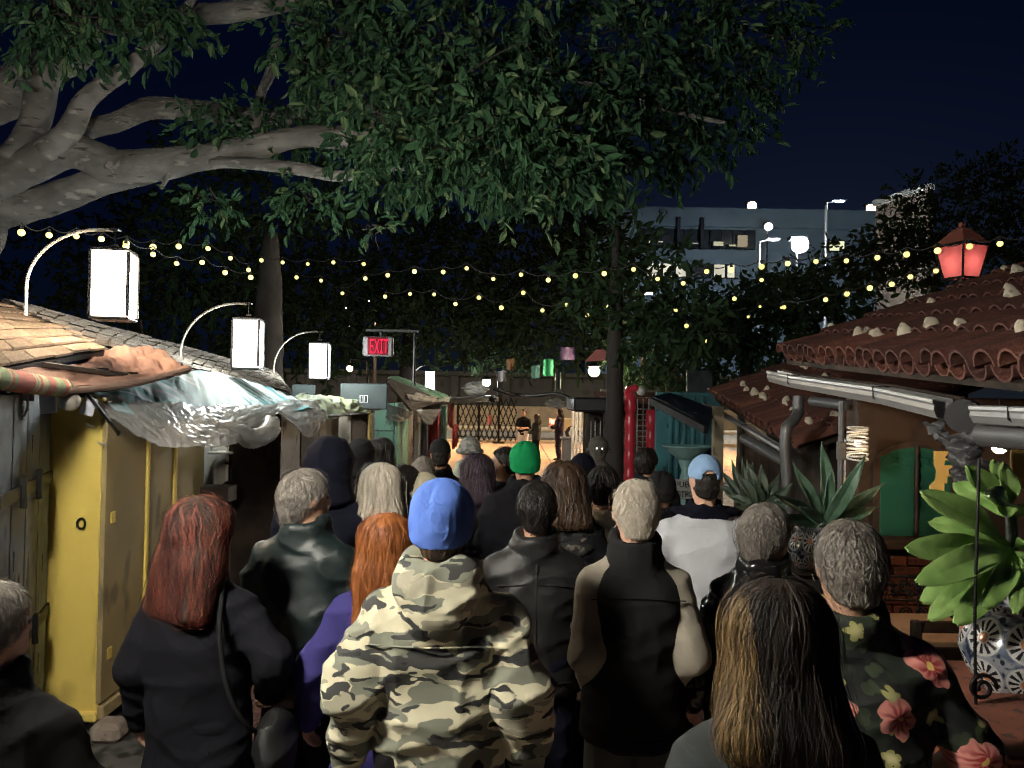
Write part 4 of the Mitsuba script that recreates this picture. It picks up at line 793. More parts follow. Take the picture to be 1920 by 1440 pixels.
for px, py, D, r, lb in ((893, 728, 17.5, .22, 'crumpled clear plastic bundle under the white work lamp'), (1042, 757, 13.6, .13, 'crumpled plastic bundle tied to the thick black cable')):
    v, f = sphere((0, 0, 0), 1, 4); n_ = meshkit.fbm(v * 2.4 + px, 4)[:, None]
    single('plastic_bundle', (v * [1.3, .8, .62] * r * (.55 + .95 * n_) + at(px, py, D), f), 'plastic_film', lb, 'plastic', smooth=40)
# papel picado
mat('flag_green', (.012, .20, .09), .7); mat('flag_orange', (.13, .06, .02), .7); mat('flag_purple', (.03, .014, .05), .7); mat('flag_teal', (.02, .09, .08), .7)
for i, (px, py, w, h, D, m, lb) in enumerate(((1028, 690, 20, 32, 15, 'flag_green', 'green cut-paper flag, brightest of the row'), (1004, 698, 16, 24, 15.6, 'flag_teal', 'teal cut-paper flag left of the green one'), (957, 684, 14, 20, 16, 'flag_orange', 'orange cut-paper flag in the trees'), (1064, 664, 26, 24, 15, 'flag_purple', 'purple cut-paper flag right of the green one'),
                                           (918, 788, 9, 18, 18, 'pink_cloth', 'small coral flag hanging before the folding gate'), (1046, 715, 12, 30, 14.6, 'sign_grey', 'grey paper flag between the green flag and the lamp'), (940, 706, 18, 20, 16.6, 'housing', 'pale paper flag near the white work lamp'))):
    c = at(px, py, D); W, Hh = w / 1450 * D, h / 1450 * D; P = np.array([[c + [W * (a - .5), .02 * math.sin(7 * a + i), Hh * (.5 - b) + .02 * a] for b in np.linspace(0, 1, 4)] for a in np.linspace(0, 1, 7)])
    single('paper_flag', sheet(P, .004), m, lb, 'flag', 'paper flags strung over the far alley')
# ================================================================ TREES
def f_bark(p, n, uv):
    t = mx((.165, .162, .155), (.105, .104, .10), ss(.35, .65, fb(p.x * 3.5, p.y * 3.5, p.z * 5, octaves=4)))
    t = mx(t, (.24, .235, .22), ss(.62, .78, fb(p.x * 9, p.y * 9, p.z * 16, octaves=3))); return mx(t, (.05, .05, .048), ss(.66, .8, fb(p.x * 6 + 9, p.y * 6, p.z * 24, octaves=3)))
def f_barkbump(p, n, uv): return fb(p.x * 12, p.y * 12, p.z * 30, octaves=4)
mat('fig_bark', mikit.proc(f_bark), .75, bump=(f_barkbump, .03))
mat('dark_bark', (.024, .02, .018), .85)
def lf(k, c, r=.38): scene[k] = {'type': 'principledthin', 'base_color': {'type': 'rgb', 'value': list(c)}, 'roughness': r, 'diff_trans': .5, 'spec_trans': 0.0, 'eta': 1.45}; return k
lf('fig_leaf', (.047, .105, .054)); lf('fig_leaf_light', (.105, .165, .082)); lf('fig_leaf_deep', (.027, .058, .034)); lf('dark_leaf', (.030, .055, .028), .5); lf('hedge_leaf', (.022, .035, .018), .55)
def leaf_cloud(lumps, size, seed, droop=.5, sprig=7):
    """leaves in sprigs spread through ellipsoids (centre, radii, sprigs): arrays (n, 3) base, (n, 3) tip, (n,) width"""
    g = np.random.default_rng(seed); Bs, Ts = [], []
    for c, r, n in lumps:
        q = g.normal(size=(n, 3)); q /= np.linalg.norm(q, axis=1, keepdims=True); q *= g.uniform(.25, 1, (n, 1))**.45
        q *= (1 + .45 * (meshkit.noise(q * 2.6 + seed, 3)[:, None] - .5)); P = np.asarray(c) + q * r
        out = q + g.normal(0, .5, (n, 3)) + [0, 0, -droop]; out /= np.linalg.norm(out, axis=1, keepdims=True)
        for k in range(sprig):
            b = P + out * size * (.35 * k) + g.normal(0, size * .12, (n, 3)); d = out * .8 + g.normal(0, .62, (n, 3)) + [0, 0, -droop * .6]; d /= np.linalg.norm(d, axis=1, keepdims=True)
            Bs.append(b); Ts.append(b + d * size * g.uniform(.42, 1.25, (n, 1)))
    return np.vstack(Bs), np.vstack(Ts)
def leaf_meshes(B, T_, wr, seed):
    """pointed leaves folded along the midrib, six triangles each"""
    g = np.random.default_rng(seed); d = T_ - B; L = np.linalg.norm(d, axis=1, keepdims=True); u = d / L; r = g.normal(size=d.shape) + [0, -.5, .4]; s = np.cross(u, r); s /= np.linalg.norm(s, axis=1, keepdims=True) + 1e-9; n = np.cross(s, u)
    w = L * wr / 2; m = B + d * .5 - n * L * .06
    V = np.stack([B, B + d * .30 + s * w * .85 + n * w * .3, B + d * .68 + s * w * .8 + n * w * .25, T_ - n * L * .10, B + d * .68 - s * w * .8 + n * w * .25, B + d * .30 - s * w * .85 + n * w * .3, m], 1)
    f = np.array([[0, 1, 6], [1, 2, 6], [2, 3, 6], [3, 4, 6], [4, 5, 6], [5, 0, 6]])
    return V.reshape(-1, 3), (f[None] + 7 * np.arange(len(B))[:, None, None]).reshape(-1, 3)
def limb(P, n=40, seed=0, knob=.10):
    P = np.asarray(P, float); q = spline(P, n); v, f = tube(q[:, :3], q[:, 3], 18)
    w = vnorm_(v, f); rr = np.repeat(q[:, 3], 18); rr = np.concatenate([rr, q[:1, 3], q[-1:, 3]])
    return v + w * ((meshkit.fbm(v * [2.4, 2.4, 2.4] + seed, 4, seed) - .5) * 2 * knob * 2.2 + (meshkit.noise(v * 7 + seed) - .5) * knob * .35)[:, None] * rr[:, None], f
def vnorm_(v, f):
    n = np.zeros_like(v); c = np.cross(v[f[:, 1]] - v[f[:, 0]], v[f[:, 2]] - v[f[:, 0]])
    for k in range(3): np.add.at(n, f[:, k], c)
    return n / (np.linalg.norm(n, axis=1, keepdims=True) + 1e-12)
ft = thing('fig_tree', 'huge old fig tree spreading grey limbs and leafy crown from the left', 'tree')
TR = at(-420, 760, 8.6)
put('trunk', limb([(*at(-430, 1000, 8.6)[:2], -.1, 1.25), (*at(-420, 760, 8.6), .95), (*at(-330, 560, 8.5), .8), (*at(-210, 470, 8.4), .66), (*at(-60, 420, 8.2), .46)], 40, 3), 'fig_bark', ft, smooth=True)
BR = [[(-120, 450, 8.3, 70), (0, 398, 8.2, 44), (70, 372, 8.2, 36), (170, 352, 8.2, 30), (240, 338, 8.3, 24), (300, 318, 8.4, 14)],
      [(-160, 400, 8.1, 80), (-20, 340, 8.0, 46), (60, 305, 7.9, 42), (130, 288, 7.8, 40), (220, 300, 7.7, 36), (295, 318, 7.6, 34), (380, 294, 7.5, 28), (470, 275, 7.4, 27), (560, 264, 7.2, 25), (660, 255, 7.0, 24), (760, 190, 6.9, 17), (860, 150, 6.8, 10)],
      [(395, 296, 7.4, 12), (470, 309, 7.3, 13), (560, 322, 7.1, 13), (650, 322, 6.9, 12), (740, 318, 6.7, 9), (840, 330, 6.5, 6)],
      [(110, 290, 8.0, 28), (165, 252, 8.1, 22), (215, 222, 8.2, 21), (290, 206, 8.3, 24), (390, 212, 8.3, 23), (500, 214, 8.2, 21), (640, 205, 8.0, 18), (780, 195, 7.8, 13), (920, 215, 7.6, 8)],
      [(85, 295, 7.6, 26), (118, 245, 7.5, 24), (165, 190, 7.4, 21), (225, 138, 7.2, 18), (275, 95, 7.1, 15), (330, 40, 7.0, 11), (380, -30, 6.9, 8)],
      [(20, 300, 7.9, 26), (60, 225, 7.9, 30), (95, 150, 7.9, 30), (140, 90, 7.9, 32), (180, 30, 7.9, 25), (210, -60, 7.9, 18)],
      [(-150, 190, 8.6, 66), (-60, 185, 8.5, 60), (20, 170, 8.5, 52), (60, 130, 8.5, 46), (100, 70, 8.5, 40), (150, 0, 8.5, 32), (190, -80, 8.5, 24)],
      [(-260, 420, 8.5, 100), (-160, 250, 8.6, 82), (-100, 120, 8.6, 66), (-40, -10, 8.6, 50)],
      [(180, 20, 7.8, 26), (280, 45, 7.4, 24), (360, 32, 7.2, 22), (450, 18, 7.0, 21), (540, 0, 6.8, 18), (660, -30, 6.6, 14)],
      [(470, 275, 7.5, 14), (490, 190, 7.6, 10), (505, 130, 7.7, 11), (520, 70, 7.8, 8)],
      [(640, 20, 7.5, 16), (760, 60, 7.2, 13), (900, 110, 7.0, 10), (1060, 150, 6.8, 8), (1220, 190, 6.7, 6), (1360, 230, 6.6, 4)],
      [(760, 190, 6.9, 12), (880, 230, 6.8, 10), (1000, 280, 6.6, 7), (1120, 320, 6.5, 4)]]
for i, b in enumerate(BR): put('branch', limb([(*(at(x, y, D) + .05 * np.array([0, math.sin(3.1 * k + i), math.sin(2.3 * k + 2 * i)])), .86 * r * D / 1450) for k, (x, y, D, r) in enumerate(b)], 44, 10 + i, .16 if b[0][3] > 30 else .10), 'fig_bark', ft, smooth=True)
for b in ([(318, 318, 7.5, 6), (312, 335, 7.5, 5), (301, 354, 7.5, 3)], [(200, 310, 7.6, 8), (212, 322, 7.6, 4), (214, 334, 7.6, 2)]): put('branch_stub', limb([(*at(x, y, D), r * D / 1450) for x, y, D, r in b], 10, 5, .05), 'fig_bark', ft, smooth=True)
W = lambda px, py, D, rx, ry, rz, n: (at(px, py, D), np.array([rx, ry, rz]), n)
FIG = [W(170, 20, 6.6, .95, .5, .30, 136), (W(60, 40, 6.8, .5, .4, .3, 50)), W(310, 40, 6.5, .18, .3, .18, 17), W(600, 60, 6.8, .45, .6, .40, 79), W(420, 220, 7.5, .40, .25, .15, 34), W(520, 235, 7.6, .36, .3, .20, 44), W(575, 237, 7.5, .22, .2, .18, 12),
       W(690, 90, 6.6, .62, .8, .42, 151), W(740, 190, 6.5, .35, .5, .28, 50), W(640, 140, 6.8, .2, .4, .2, 21), W(870, 80, 6.5, .8, .9, .48, 208), W(900, 210, 6.3, .62, .8, .38, 151), W(780, 282, 6.2, .52, .6, .26, 108), W(700, 307, 6.3, .22, .4, .16, 25),
       W(930, 282, 6.1, .60, .7, .28, 151), W(1040, 307, 6.1, .34, .5, .20, 57), W(1060, 250, 6.3, .55, .7, .40, 136), W(1120, 292, 6.2, .26, .4, .18, 36), W(1090, 90, 6.6, .75, .9, .5, 165), W(1240, 80, 7.0, .70, .9, .55, 136), W(1230, 230, 7.2, .50, .7, .48, 93), W(1180, 380, 7.6, .16, .4, .14, 7),
       W(1370, 60, 7.4, .52, .7, .5, 86), W(1360, 190, 7.5, .42, .6, .36, 64), W(1460, 100, 7.6, .34, .5, .30, 38), W(1310, 262, 7.4, .26, .4, .24, 25), W(1270, 302, 7.5, .2, .3, .14, 11), W(700, 428, 6.2, .05, .08, .06, 3), W(395, 375, 7.4, .16, .2, .13, 14), W(585, 370, 7.5, .26, .3, .16, 24), W(1520, 60, 7.8, .22, .4, .16, 10)]
B_, T2 = leaf_cloud(FIG, .13, 4, .55); order = np.argsort(np.linalg.norm((B_ + T2) / 2 - EYE, axis=1)); mid = (B_ + T2) / 2 - EYE
pxl = np.stack([960 + FPX * (mid @ RGT) / (mid @ FWD), 720 - FPX * (mid @ UPV) / (mid @ FWD)], 1); vis = (pxl[:, 0] > 0) & (pxl[:, 0] < 1920) & (pxl[:, 1] > 0)
near = [i for i in order if vis[i]][:300]; rest = np.setdiff1d(np.arange(len(B_)), near); g_ = np.random.default_rng(9); pick = g_.random(len(B_))
for i in near: put('leaf', leaf_meshes(B_[i:i + 1], T2[i:i + 1], .42, int(i)), 'fig_leaf_light' if pick[i] < .22 else 'fig_leaf', ft)
cr = None
for k, (lo, hi, m) in enumerate(((0, .10, 'fig_leaf_light'), (.10, .6, 'fig_leaf'), (.6, 1, 'fig_leaf_deep'))):
    ids = rest[(pick[rest] >= lo) & (pick[rest] < hi)]; put('crown', leaf_meshes(B_[ids], T2[ids], .42, k), m, ft, kind='stuff')
tw = []
for c, r, n in FIG:
    for k in range(max(2, n // 14)):
        e = c + g_.normal(0, .55, 3) * r; s = c + np.array([-.3, .1, .15]) * r + g_.normal(0, .3, 3) * r; tw.append(tube(spline([s, (s + e) / 2 + g_.normal(0, .05, 3), e, e + [.03, 0, -.12]], 8), np.linspace(.010, .003, 8), 5))
put('twigs', cat(tw), 'dark_bark', ft, kind='stuff')
for px, py, D in ((785, 150, 5.9), (760, 165, 5.95), (1360, 45, 6.6), (945, 395, 5.7), (970, 400, 5.7), (1020, 405, 5.72), (700, 430, 5.9)):
    B3, T3 = leaf_cloud([(at(px, py, D), np.array([.05, .05, .05]), 1)], .12, px, .6, 6); put('light_sprig', leaf_meshes(B3, T3, .42, px), 'fig_leaf_light', ft, kind='stuff')

def tree(lb, base, hgt, tr, lumps, size, seed, m, cat_='tree', name='dark_tree', sprig=6, lean=0.0, wr=.5, bark='dark_bark'):
    t = thing(name, lb, cat_, 'dark trees behind the alley'); b = np.array([base[0], base[1], -.05])
    put('trunk', limb([(*b, tr * 1.25), (*(b + [lean * .3, 0, hgt * .35]), tr), (*(b + [lean * .7, .05, hgt * .7]), tr * .8), (*(b + [lean, .05, hgt]), tr * .4)], 24, seed, .06), bark, t, smooth=True)
    B, E = leaf_cloud(lumps, size, seed, .3, sprig); put('crown', leaf_meshes(B, E, wr, seed), m, t, kind='stuff'); return t
tree('straight dark-trunked tree rising left of the red posts', at(1152, 800, 9.5), 4.2, .115, [W(1180, 520, 9.8, .8, 1.0, .55, 110), W(1190, 610, 9.7, .45, .8, .3, 50), W(1260, 600, 9.7, .6, .8, .4, 70)], .16, 61, 'dark_leaf')
tree('tree with pale straight trunk behind the second lantern', at(498, 800, 15.), 5.2, .33, [W(500, 330, 16, 2.6, 1.5, 1.2, 170), W(380, 480, 16, 1.4, 1.2, 1.3, 120)], .24, 62, 'dark_leaf', bark=mat('pale_bark', worn((.10, .092, .085), (.065, .06, .057), 3), .85))
tree('broad dark tree over the middle of the alley end', at(760, 800, 21.), 4.0, .25, [W(700, 470, 21, 3.4, 2, 1.6, 300), W(900, 480, 22, 3.2, 2, 1.7, 300), W(620, 560, 20, 2.0, 1.5, 1.0, 140), W(860, 600, 20, 3.0, 1.5, .9, 260)], .28, 63, 'hedge_leaf')
tree('dark tree right of the alley centre behind the string lights', at(1262, 800, 23.), 4.0, .25, [W(1040, 500, 23, 2.8, 2, 1.7, 280), W(1130, 500, 24, 1.1, 2, 1.9, 150), W(1020, 620, 20, 2.8, 1.5, .8, 260), W(1100, 420, 25, 1.2, 1.5, 1.6, 120)], .28, 64, 'hedge_leaf')
tree('dark tree far left behind the first lantern', at(250, 800, 19.), 4.0, .25, [W(330, 480, 19, 2.2, 1.5, 1.6, 190), W(120, 520, 19, 2.6, 1.5, 1.3, 190), W(560, 480, 24, 2.6, 1.5, 2.6, 230), (W(560, 640, 19, 2.2, 1.2, .7, 150)), (W(420, 600, 18, 1.5, 1.2, .8, 110))], .26, 65, 'hedge_leaf')
tree('leafy dark tree beyond the second tiled roof', at(1400, 800, 13.), 3.4, .16, [W(1380, 600, 13, 1.2, 1, .55, 190), W(1300, 610, 14, 1.0, 1, .5, 150), W(1480, 560, 13, .9, 1, .35, 110), W(1330, 680, 13, .9, .8, .45, 130), W(1240, 660, 14, 1.0, .9, .55, 150), W(1440, 640, 12, .5, .6, .4, 70), W(1560, 575, 12.5, .9, .8, .16, 60)], .16, 66, 'dark_leaf')
tree('tall dark hedge-like tree behind the pink lantern', at(1800, 800, 24.), 4.4, .25, [W(1800, 400, 24, 2.2, 1.5, 1.5, 300), W(1910, 390, 25, 2.0, 1.5, 1.9, 280), W(1720, 440, 24, 1.2, 1.2, .8, 120), W(1640, 480, 23, 1.4, 1.2, .55, 120), W(1800, 500, 22, 2.6, 1.2, .6, 220), (W(1560, 520, 21, 1.4, 1, .4, 110)), W(1480, 540, 22, 1.4, 1, .35, 100)], .22, 67, 'hedge_leaf')

# ================================================================ STRING LIGHTS
mat('bulb_glass', (.8, .75, .5), .3, two=False)
SL = [('string of warm bulbs passing above the first lantern', [(40, 436), (92, 441), (143, 443), (190, 448), (237, 456), (287, 463), (335, 462), (390, 466), (432, 484), (466, 506)], 6.2, 9.0),
      ('short string of bulbs just right of the first lantern', [(236, 462), (287, 477), (331, 494), (379, 492), (422, 511), (470, 520)], 7.0, 9.5),
      ('string of bulbs starting right of the pale straight trunk', [(490, 488), (530, 492), (577, 495), (625, 492), (682, 495)], 10.5, 11.5),
      ('longest upper string of warm bulbs crossing the alley to the pink lantern', [(556, 520), (602, 526), (642, 550), (685, 522), (727, 516), (777, 509), (831, 510), (875, 503), (925, 523), (977, 515), (1028, 525), (1079, 517), (1133, 513), (1188, 505), (1233, 523), (1281, 531), (1325, 509), (1371, 506), (1428, 500), (1477, 494), (1530, 490), (1587, 489), (1645, 483), (1700, 477), (1758, 470), (1818, 462), (1875, 457), (1935, 452)], 11.0, 7.2),
      ('lower string of bulbs sagging across the middle to the right', [(722, 556), (769, 551), (814, 552), (854, 570), (898, 558), (940, 577), (981, 549), (1017, 582), (1062, 571), (1101, 591), (1141, 575), (1186, 571), (1268, 580), (1287, 611), (1326, 640)], 11.0, 9.5),
      ('string of bulbs between the dark tree and the tiled roof', [(1377, 560), (1428, 525), (1470, 576), (1548, 562), (1588, 551), (1631, 540), (1672, 533), (1707, 519), (1755, 508)], 10.0, 8.0),
      ('few small bulbs caught in the leaves above the second tiled roof', [(1403, 594), (1425, 575), (1465, 577)], 11., 10.5)]
for lb, pts, Da, Db in SL:
    t = thing('string_lights', lb, 'string lights', None); n = len(pts); C = [at(x, y, Da + (Db - Da) * i / (n - 1)) for i, (x, y) in enumerate(pts)]
    cab = []
    for i in range(n - 1):
        for a in np.linspace(0, 1, 7)[:-1]: cab.append(C[i] * (1 - a) + C[i + 1] * a + [0, 0, .075 - .05 * math.sin(PI * a)])
    cab.append(C[-1] + [0, 0, .075]); put('cable', tube(cab, .006, 5), 'black_paint', t)
    r = .029 if n > 4 else .020
    for i, c in enumerate(C):
        rr_ = r * (1 + .12 * math.sin(i * 5.3)); k = put('bulb', sphere(c, rr_, 2), 'bulb_glass', t); scene[k]['emitter'] = {**lamp((1, .86, .24), (1.0 + .25 * math.sin(i * 2.7)) * .27), 'sampling_weight': .01}
        put('socket', lathe([(.001, rr_ * 2.1), (rr_ * .5, rr_ * 2.0), (rr_ * .55, rr_ * .8)], 8, c), 'black_paint', k)
# ================================================================ PEOPLE
def surface_net(F, o, h):
    s = F < 0; nx, ny, nz_ = F.shape
    c = np.zeros((nx - 1, ny - 1, nz_ - 1), np.int8)
    for a, b, d in np.ndindex(2, 2, 2): c += s[a:nx - 1 + a, b:ny - 1 + b, d:nz_ - 1 + d]
    act = (c > 0) & (c < 8); I = np.argwhere(act); idx = -np.ones(act.shape, int); idx[act] = np.arange(len(I))
    pos, cnt = np.zeros((len(I), 3)), np.zeros(len(I))
    for ax in range(3):
        for u, v in np.ndindex(2, 2):
            off = np.insert([u, v], ax, 0); q = I + off; q2 = q.copy(); q2[:, ax] += 1
            A, B = F[q[:, 0], q[:, 1], q[:, 2]], F[q2[:, 0], q2[:, 1], q2[:, 2]]
            m = (A < 0) != (B < 0); t = np.where(m, A / np.where(m, A - B, 1), 0)
            p = q.astype(float); p[:, ax] += t; pos += p * m[:, None]; cnt += m
    V = np.asarray(o) + pos / cnt[:, None] * h; Fs = []
    for ax in range(3):
        u, v = [(1, 2), (2, 0), (0, 1)][ax]
        S0, S1 = np.take(s, range(0, F.shape[ax] - 1), ax), np.take(s, range(1, F.shape[ax]), ax)
        E = np.argwhere(S0 != S1); E = E[(E[:, u] > 0) & (E[:, v] > 0) & (E[:, u] < F.shape[u] - 1) & (E[:, v] < F.shape[v] - 1)]
        inside = s[E[:, 0], E[:, 1], E[:, 2]]; eu, ev = np.eye(3, dtype=int)[u], np.eye(3, dtype=int)[v]
        g = lambda q: idx[q[:, 0], q[:, 1], q[:, 2]]
        Q = np.stack([g(E - eu - ev), g(E - ev), g(E), g(E - eu)], 1); Q[~inside] = Q[~inside][:, ::-1]; Fs.append(Q)
    Q = np.vstack(Fs); return V, np.vstack([Q[:, [0, 1, 2]], Q[:, [0, 2, 3]]])
def smooth_mesh(m, n=4, lam=.5):
    v, f = m; e = np.vstack([f[:, [0, 1]], f[:, [1, 2]], f[:, [2, 0]]]); e = np.vstack([e, e[:, ::-1]]); N = len(v)
    import scipy.sparse as sp
    A = sp.csr_matrix((np.ones(len(e)), (e[:, 0], e[:, 1])), (N, N)); A.data[:] = 1; A = sp.diags(1 / np.maximum(np.asarray(A.sum(1)).ravel(), 1)) @ A
    for i in range(n):
        v = v + lam * (A @ v - v); v = v - (lam + .02) * (A @ v - v)
    return v, f
class Fld:
    def __init__(s, lo, hi, h):
        s.o, s.h = np.asarray(lo, float), h; n = np.ceil((np.asarray(hi) - lo) / h).astype(int) + 1
        s.ax = [s.o[i] + np.arange(n[i]) * h for i in range(3)]; s.F = np.full(n, .3, np.float32)
    def reg(s, lo, hi):
        sl = [slice(max(0, int((lo[i] - s.o[i]) / s.h)), max(0, min(s.F.shape[i], int((hi[i] - s.o[i]) / s.h) + 2))) for i in range(3)]
        return tuple(sl), np.meshgrid(*[s.ax[i][sl[i]] for i in range(3)], indexing='ij')
    def join(s, sl, d, k):
        A = s.F[sl]; hh = np.maximum(k - np.abs(A - d), 0) / k; s.F[sl] = np.minimum(A, d) - hh * hh * k / 4
    def cone(s, a, b, ra, rb, k=.03, sy=1.0):
        a, b = np.asarray(a, float), np.asarray(b, float); m = max(ra, rb) / min(1, sy) + k + 2.5 * s.h
        sl, (X, Y, Z) = s.reg(np.minimum(a, b) - m, np.maximum(a, b) + m)
        if X.size == 0: return s
        d = b - a; t = np.clip(((X - a[0]) * d[0] + (Y - a[1]) * d[1] + (Z - a[2]) * d[2]) / (d @ d + 1e-12), 0, 1)
        s.join(sl, np.sqrt((X - a[0] - t * d[0])**2 + ((Y - a[1] - t * d[1]) / sy)**2 + (Z - a[2] - t * d[2])**2) - (ra + t * (rb - ra)), k); return s
    def ell(s, c, r, k=.03, R=None):
        c, r = np.asarray(c, float), np.asarray(r, float); m = r.max() + k + 2.5 * s.h
        sl, (X, Y, Z) = s.reg(c - m, c + m)
        if X.size == 0: return s
        P = np.stack([X - c[0], Y - c[1], Z - c[2]], -1)
        if R is not None: P = P @ R
        k0 = np.sqrt(((P / r)**2).sum(-1)); k1 = np.sqrt(((P / r**2)**2).sum(-1)) + 1e-9
        s.join(sl, k0 * (k0 - 1) / k1, k); return s
    def ring(s, c, R, hh, r, k=.015, tilt=0.0, sy=1.0):
        m = R + r + hh + .03 + k
        sl, (X, Y, Z) = s.reg(np.asarray(c) - m, np.asarray(c) + m); X, Y, Z = X - c[0], Y - c[1], Z - c[2]
        Y, Z = Y * math.cos(tilt) + Z * math.sin(tilt), Z * math.cos(tilt) - Y * math.sin(tilt)
        s.join(sl, np.sqrt((np.sqrt(X**2 + (Y / sy)**2) - R)**2 + np.maximum(np.abs(Z) - hh, 0)**2) - r, k); return s
    def all(s): return np.meshgrid(*s.ax, indexing='ij')
    def cut(s, fn): s.F = np.maximum(s.F, fn(*s.all())).astype(np.float32); return s
    def mesh(s, n=3):
        F = s.F; F[[0, -1]] = .3; F[:, [0, -1]] = .3; F[:, :, [0, -1]] = .3
        return smooth_mesh(surface_net(F, s.o, s.h), n)
def vnorm(v, f):
    n = np.zeros_like(v); c = np.cross(v[f[:, 1]] - v[f[:, 0]], v[f[:, 2]] - v[f[:, 0]])
    for k in range(3): np.add.at(n, f[:, k], c)
    return n / (np.linalg.norm(n, axis=1, keepdims=True) + 1e-12)
def rumple(m, amp, seed, fine=1.0):
    """cloth folds: broad sag, slanted creases"""
    v, f = m; n = vnorm(v, f); q = v + seed * 3.7
    a = meshkit.fbm(q * [5, 5, 7], 3, seed) - .5
    w = 1 - np.abs(2 * meshkit.noise(np.stack([q[:, 0] * 4 + q[:, 2] * 5, q[:, 1] * 5, q[:, 2] * 10 - q[:, 0] * 4], 1) * fine, seed + 1) - 1)
    w2 = 1 - np.abs(2 * meshkit.noise(np.stack([q[:, 0] * 11, q[:, 1] * 9, q[:, 2] * 3.5 + q[:, 0] * 2], 1), seed + 2) - 1)
    return v + n * (amp * (a * 1.6 + (w**2.5 - .3) * .9 + (w2**3 - .2) * .6))[:, None], f
def strands(fld, m, n, length, width, seed, crown=(0, -.03, 1.76), lift=.004, wave=0.0, steps=9, fan=1.0, fly=.035):
    """hair: thin ribbons that run down over the hair volume"""
    g = np.random.default_rng(seed); v, f = m; p = v[g.integers(0, len(v), n)] + g.normal(0, .003, (n, 3))
    G = np.gradient(fld.F, fld.h); h = fld.h
    def samp(A, q): return map_coordinates(A, ((q - fld.o) / h).T, order=1, mode='nearest')
    off = g.uniform(min(.0015, lift), lift + .003, n); off = np.where(g.random(n) < fly, off + g.uniform(.005, .022, n), off); L = length * g.uniform(.6, 1.15, n); st = L / steps; ph = g.uniform(0, 1.2, n) + 9 * meshkit.noise(p * 14 + seed); P, W = [], []
    tw = g.uniform(-.75, .75, n); jit = g.normal(0, .16 if length > .06 else .38, (n, 3))
    for i in range(steps + 1):
        nr = np.stack([samp(A, p) for A in G], 1); nr /= np.linalg.norm(nr, axis=1, keepdims=True) + 1e-9
        d = samp(fld.F, p); ok = np.abs(d) < .05; p = p - nr * (np.clip(d - off, -.03, .03) * ok)[:, None]
        rad = (p - crown) * [1, 1, .3]; rad /= np.linalg.norm(rad, axis=1, keepdims=True) + 1e-9
        up = np.clip((p[:, 2:3] - 1.60) / .1, 0, 1)
        dr_ = fan * rad * up + np.array([0, 0, -1.0]) * (1.05 - .6 * up) + jit
        if wave: dr_ = dr_ + wave * np.stack([np.sin(i * 1.5 + ph), np.cos(i * 1.5 + ph * 1.3), 0 * ph], 1)
        dr_ -= nr * (dr_ * nr).sum(1, keepdims=True); dr_ /= np.linalg.norm(dr_, axis=1, keepdims=True) + 1e-9
        sd = np.cross(dr_, nr); sd = sd * np.cos(tw)[:, None] + nr * np.sin(tw)[:, None]; P.append(p.copy()); W.append(sd * width * (1 - .8 * (i / steps)**2)); p = p + dr_ * st[:, None]
    P, W = np.array(P), np.array(W); V = np.stack([P - W / 2, P + W / 2], 2).transpose(1, 0, 2, 3).reshape(-1, 3)
    b = (np.arange(n) * 2 * (steps + 1))[:, None] + 2 * np.arange(steps)[None, :]; b = b.ravel()
    return V, np.vstack([np.stack([b, b + 1, b + 3], 1), np.stack([b, b + 3, b + 2], 1)])

POSE = {'down': ((.245, -.03, 1.13), (.262, .06, .89)), 'out': ((.285, -.05, 1.14), (.315, .05, .90)), 'pocket': ((.265, -.09, 1.14), (.19, .09, .96)), 'front': ((.235, .02, 1.13), (.09, .23, 1.10)),
        'phone': ((.25, .04, 1.12), (.13, .26, 1.30)), 'hip': ((.31, -.02, 1.17), (.22, .16, .99))}
def hand_mesh(w, e, side, s, h=.004):
    """palm, four bent fingers and a thumb beyond the wrist w of a forearm that comes from e"""
    d = w - e; d /= np.linalg.norm(d); inn = np.array([-side, 0, 0.0]); inn -= d * (inn @ d); inn /= np.linalg.norm(inn); lat = np.cross(d, inn) * side
    if lat[1] < 0: lat = -lat
    P = lambda a, b, c: w + d * a + lat * b + inn * c
    F = Fld(w - .15, w + .15, h)
    F.cone(P(-.05, 0, 0), P(.01, 0, 0), .031, .028, .02).cone(P(.01, 0, 0), P(.05, .0, 0), .026, .03, .02)
    for k, (b, L) in enumerate(((.030, .078), (.011, .086), (-.009, .08), (-.028, .064))):
        q = P(.075, b, 0); F.cone(P(.02, b * .6, 0), q, .017, .0115, .012); a = .35 + .08 * k
        for seg, (l, r) in enumerate(((.46, .0092), (.32, .0084), (.24, .0074))):
            q2 = q + (d * math.cos(a) + inn * math.sin(a)) * L * l; F.cone(q, q2, r + .0006, r, .005); q = q2; a += .42
    q = P(.02, .028, .006); q2 = P(.055, .052, .022); q3 = P(.082, .052, .036)
    F.cone(q, q2, .015, .011, .012).cone(q2, q3, .0105, .009, .005)
    return F.mesh(2)
SKIN = {}
for k, c in dict(skin_fair=(.52, .31, .22), skin_tan=(.38, .22, .145), skin_brown=(.17, .095, .06)).items(): mat(k, c, .5)
mat('eye_dark', (.02, .015, .012), .2)
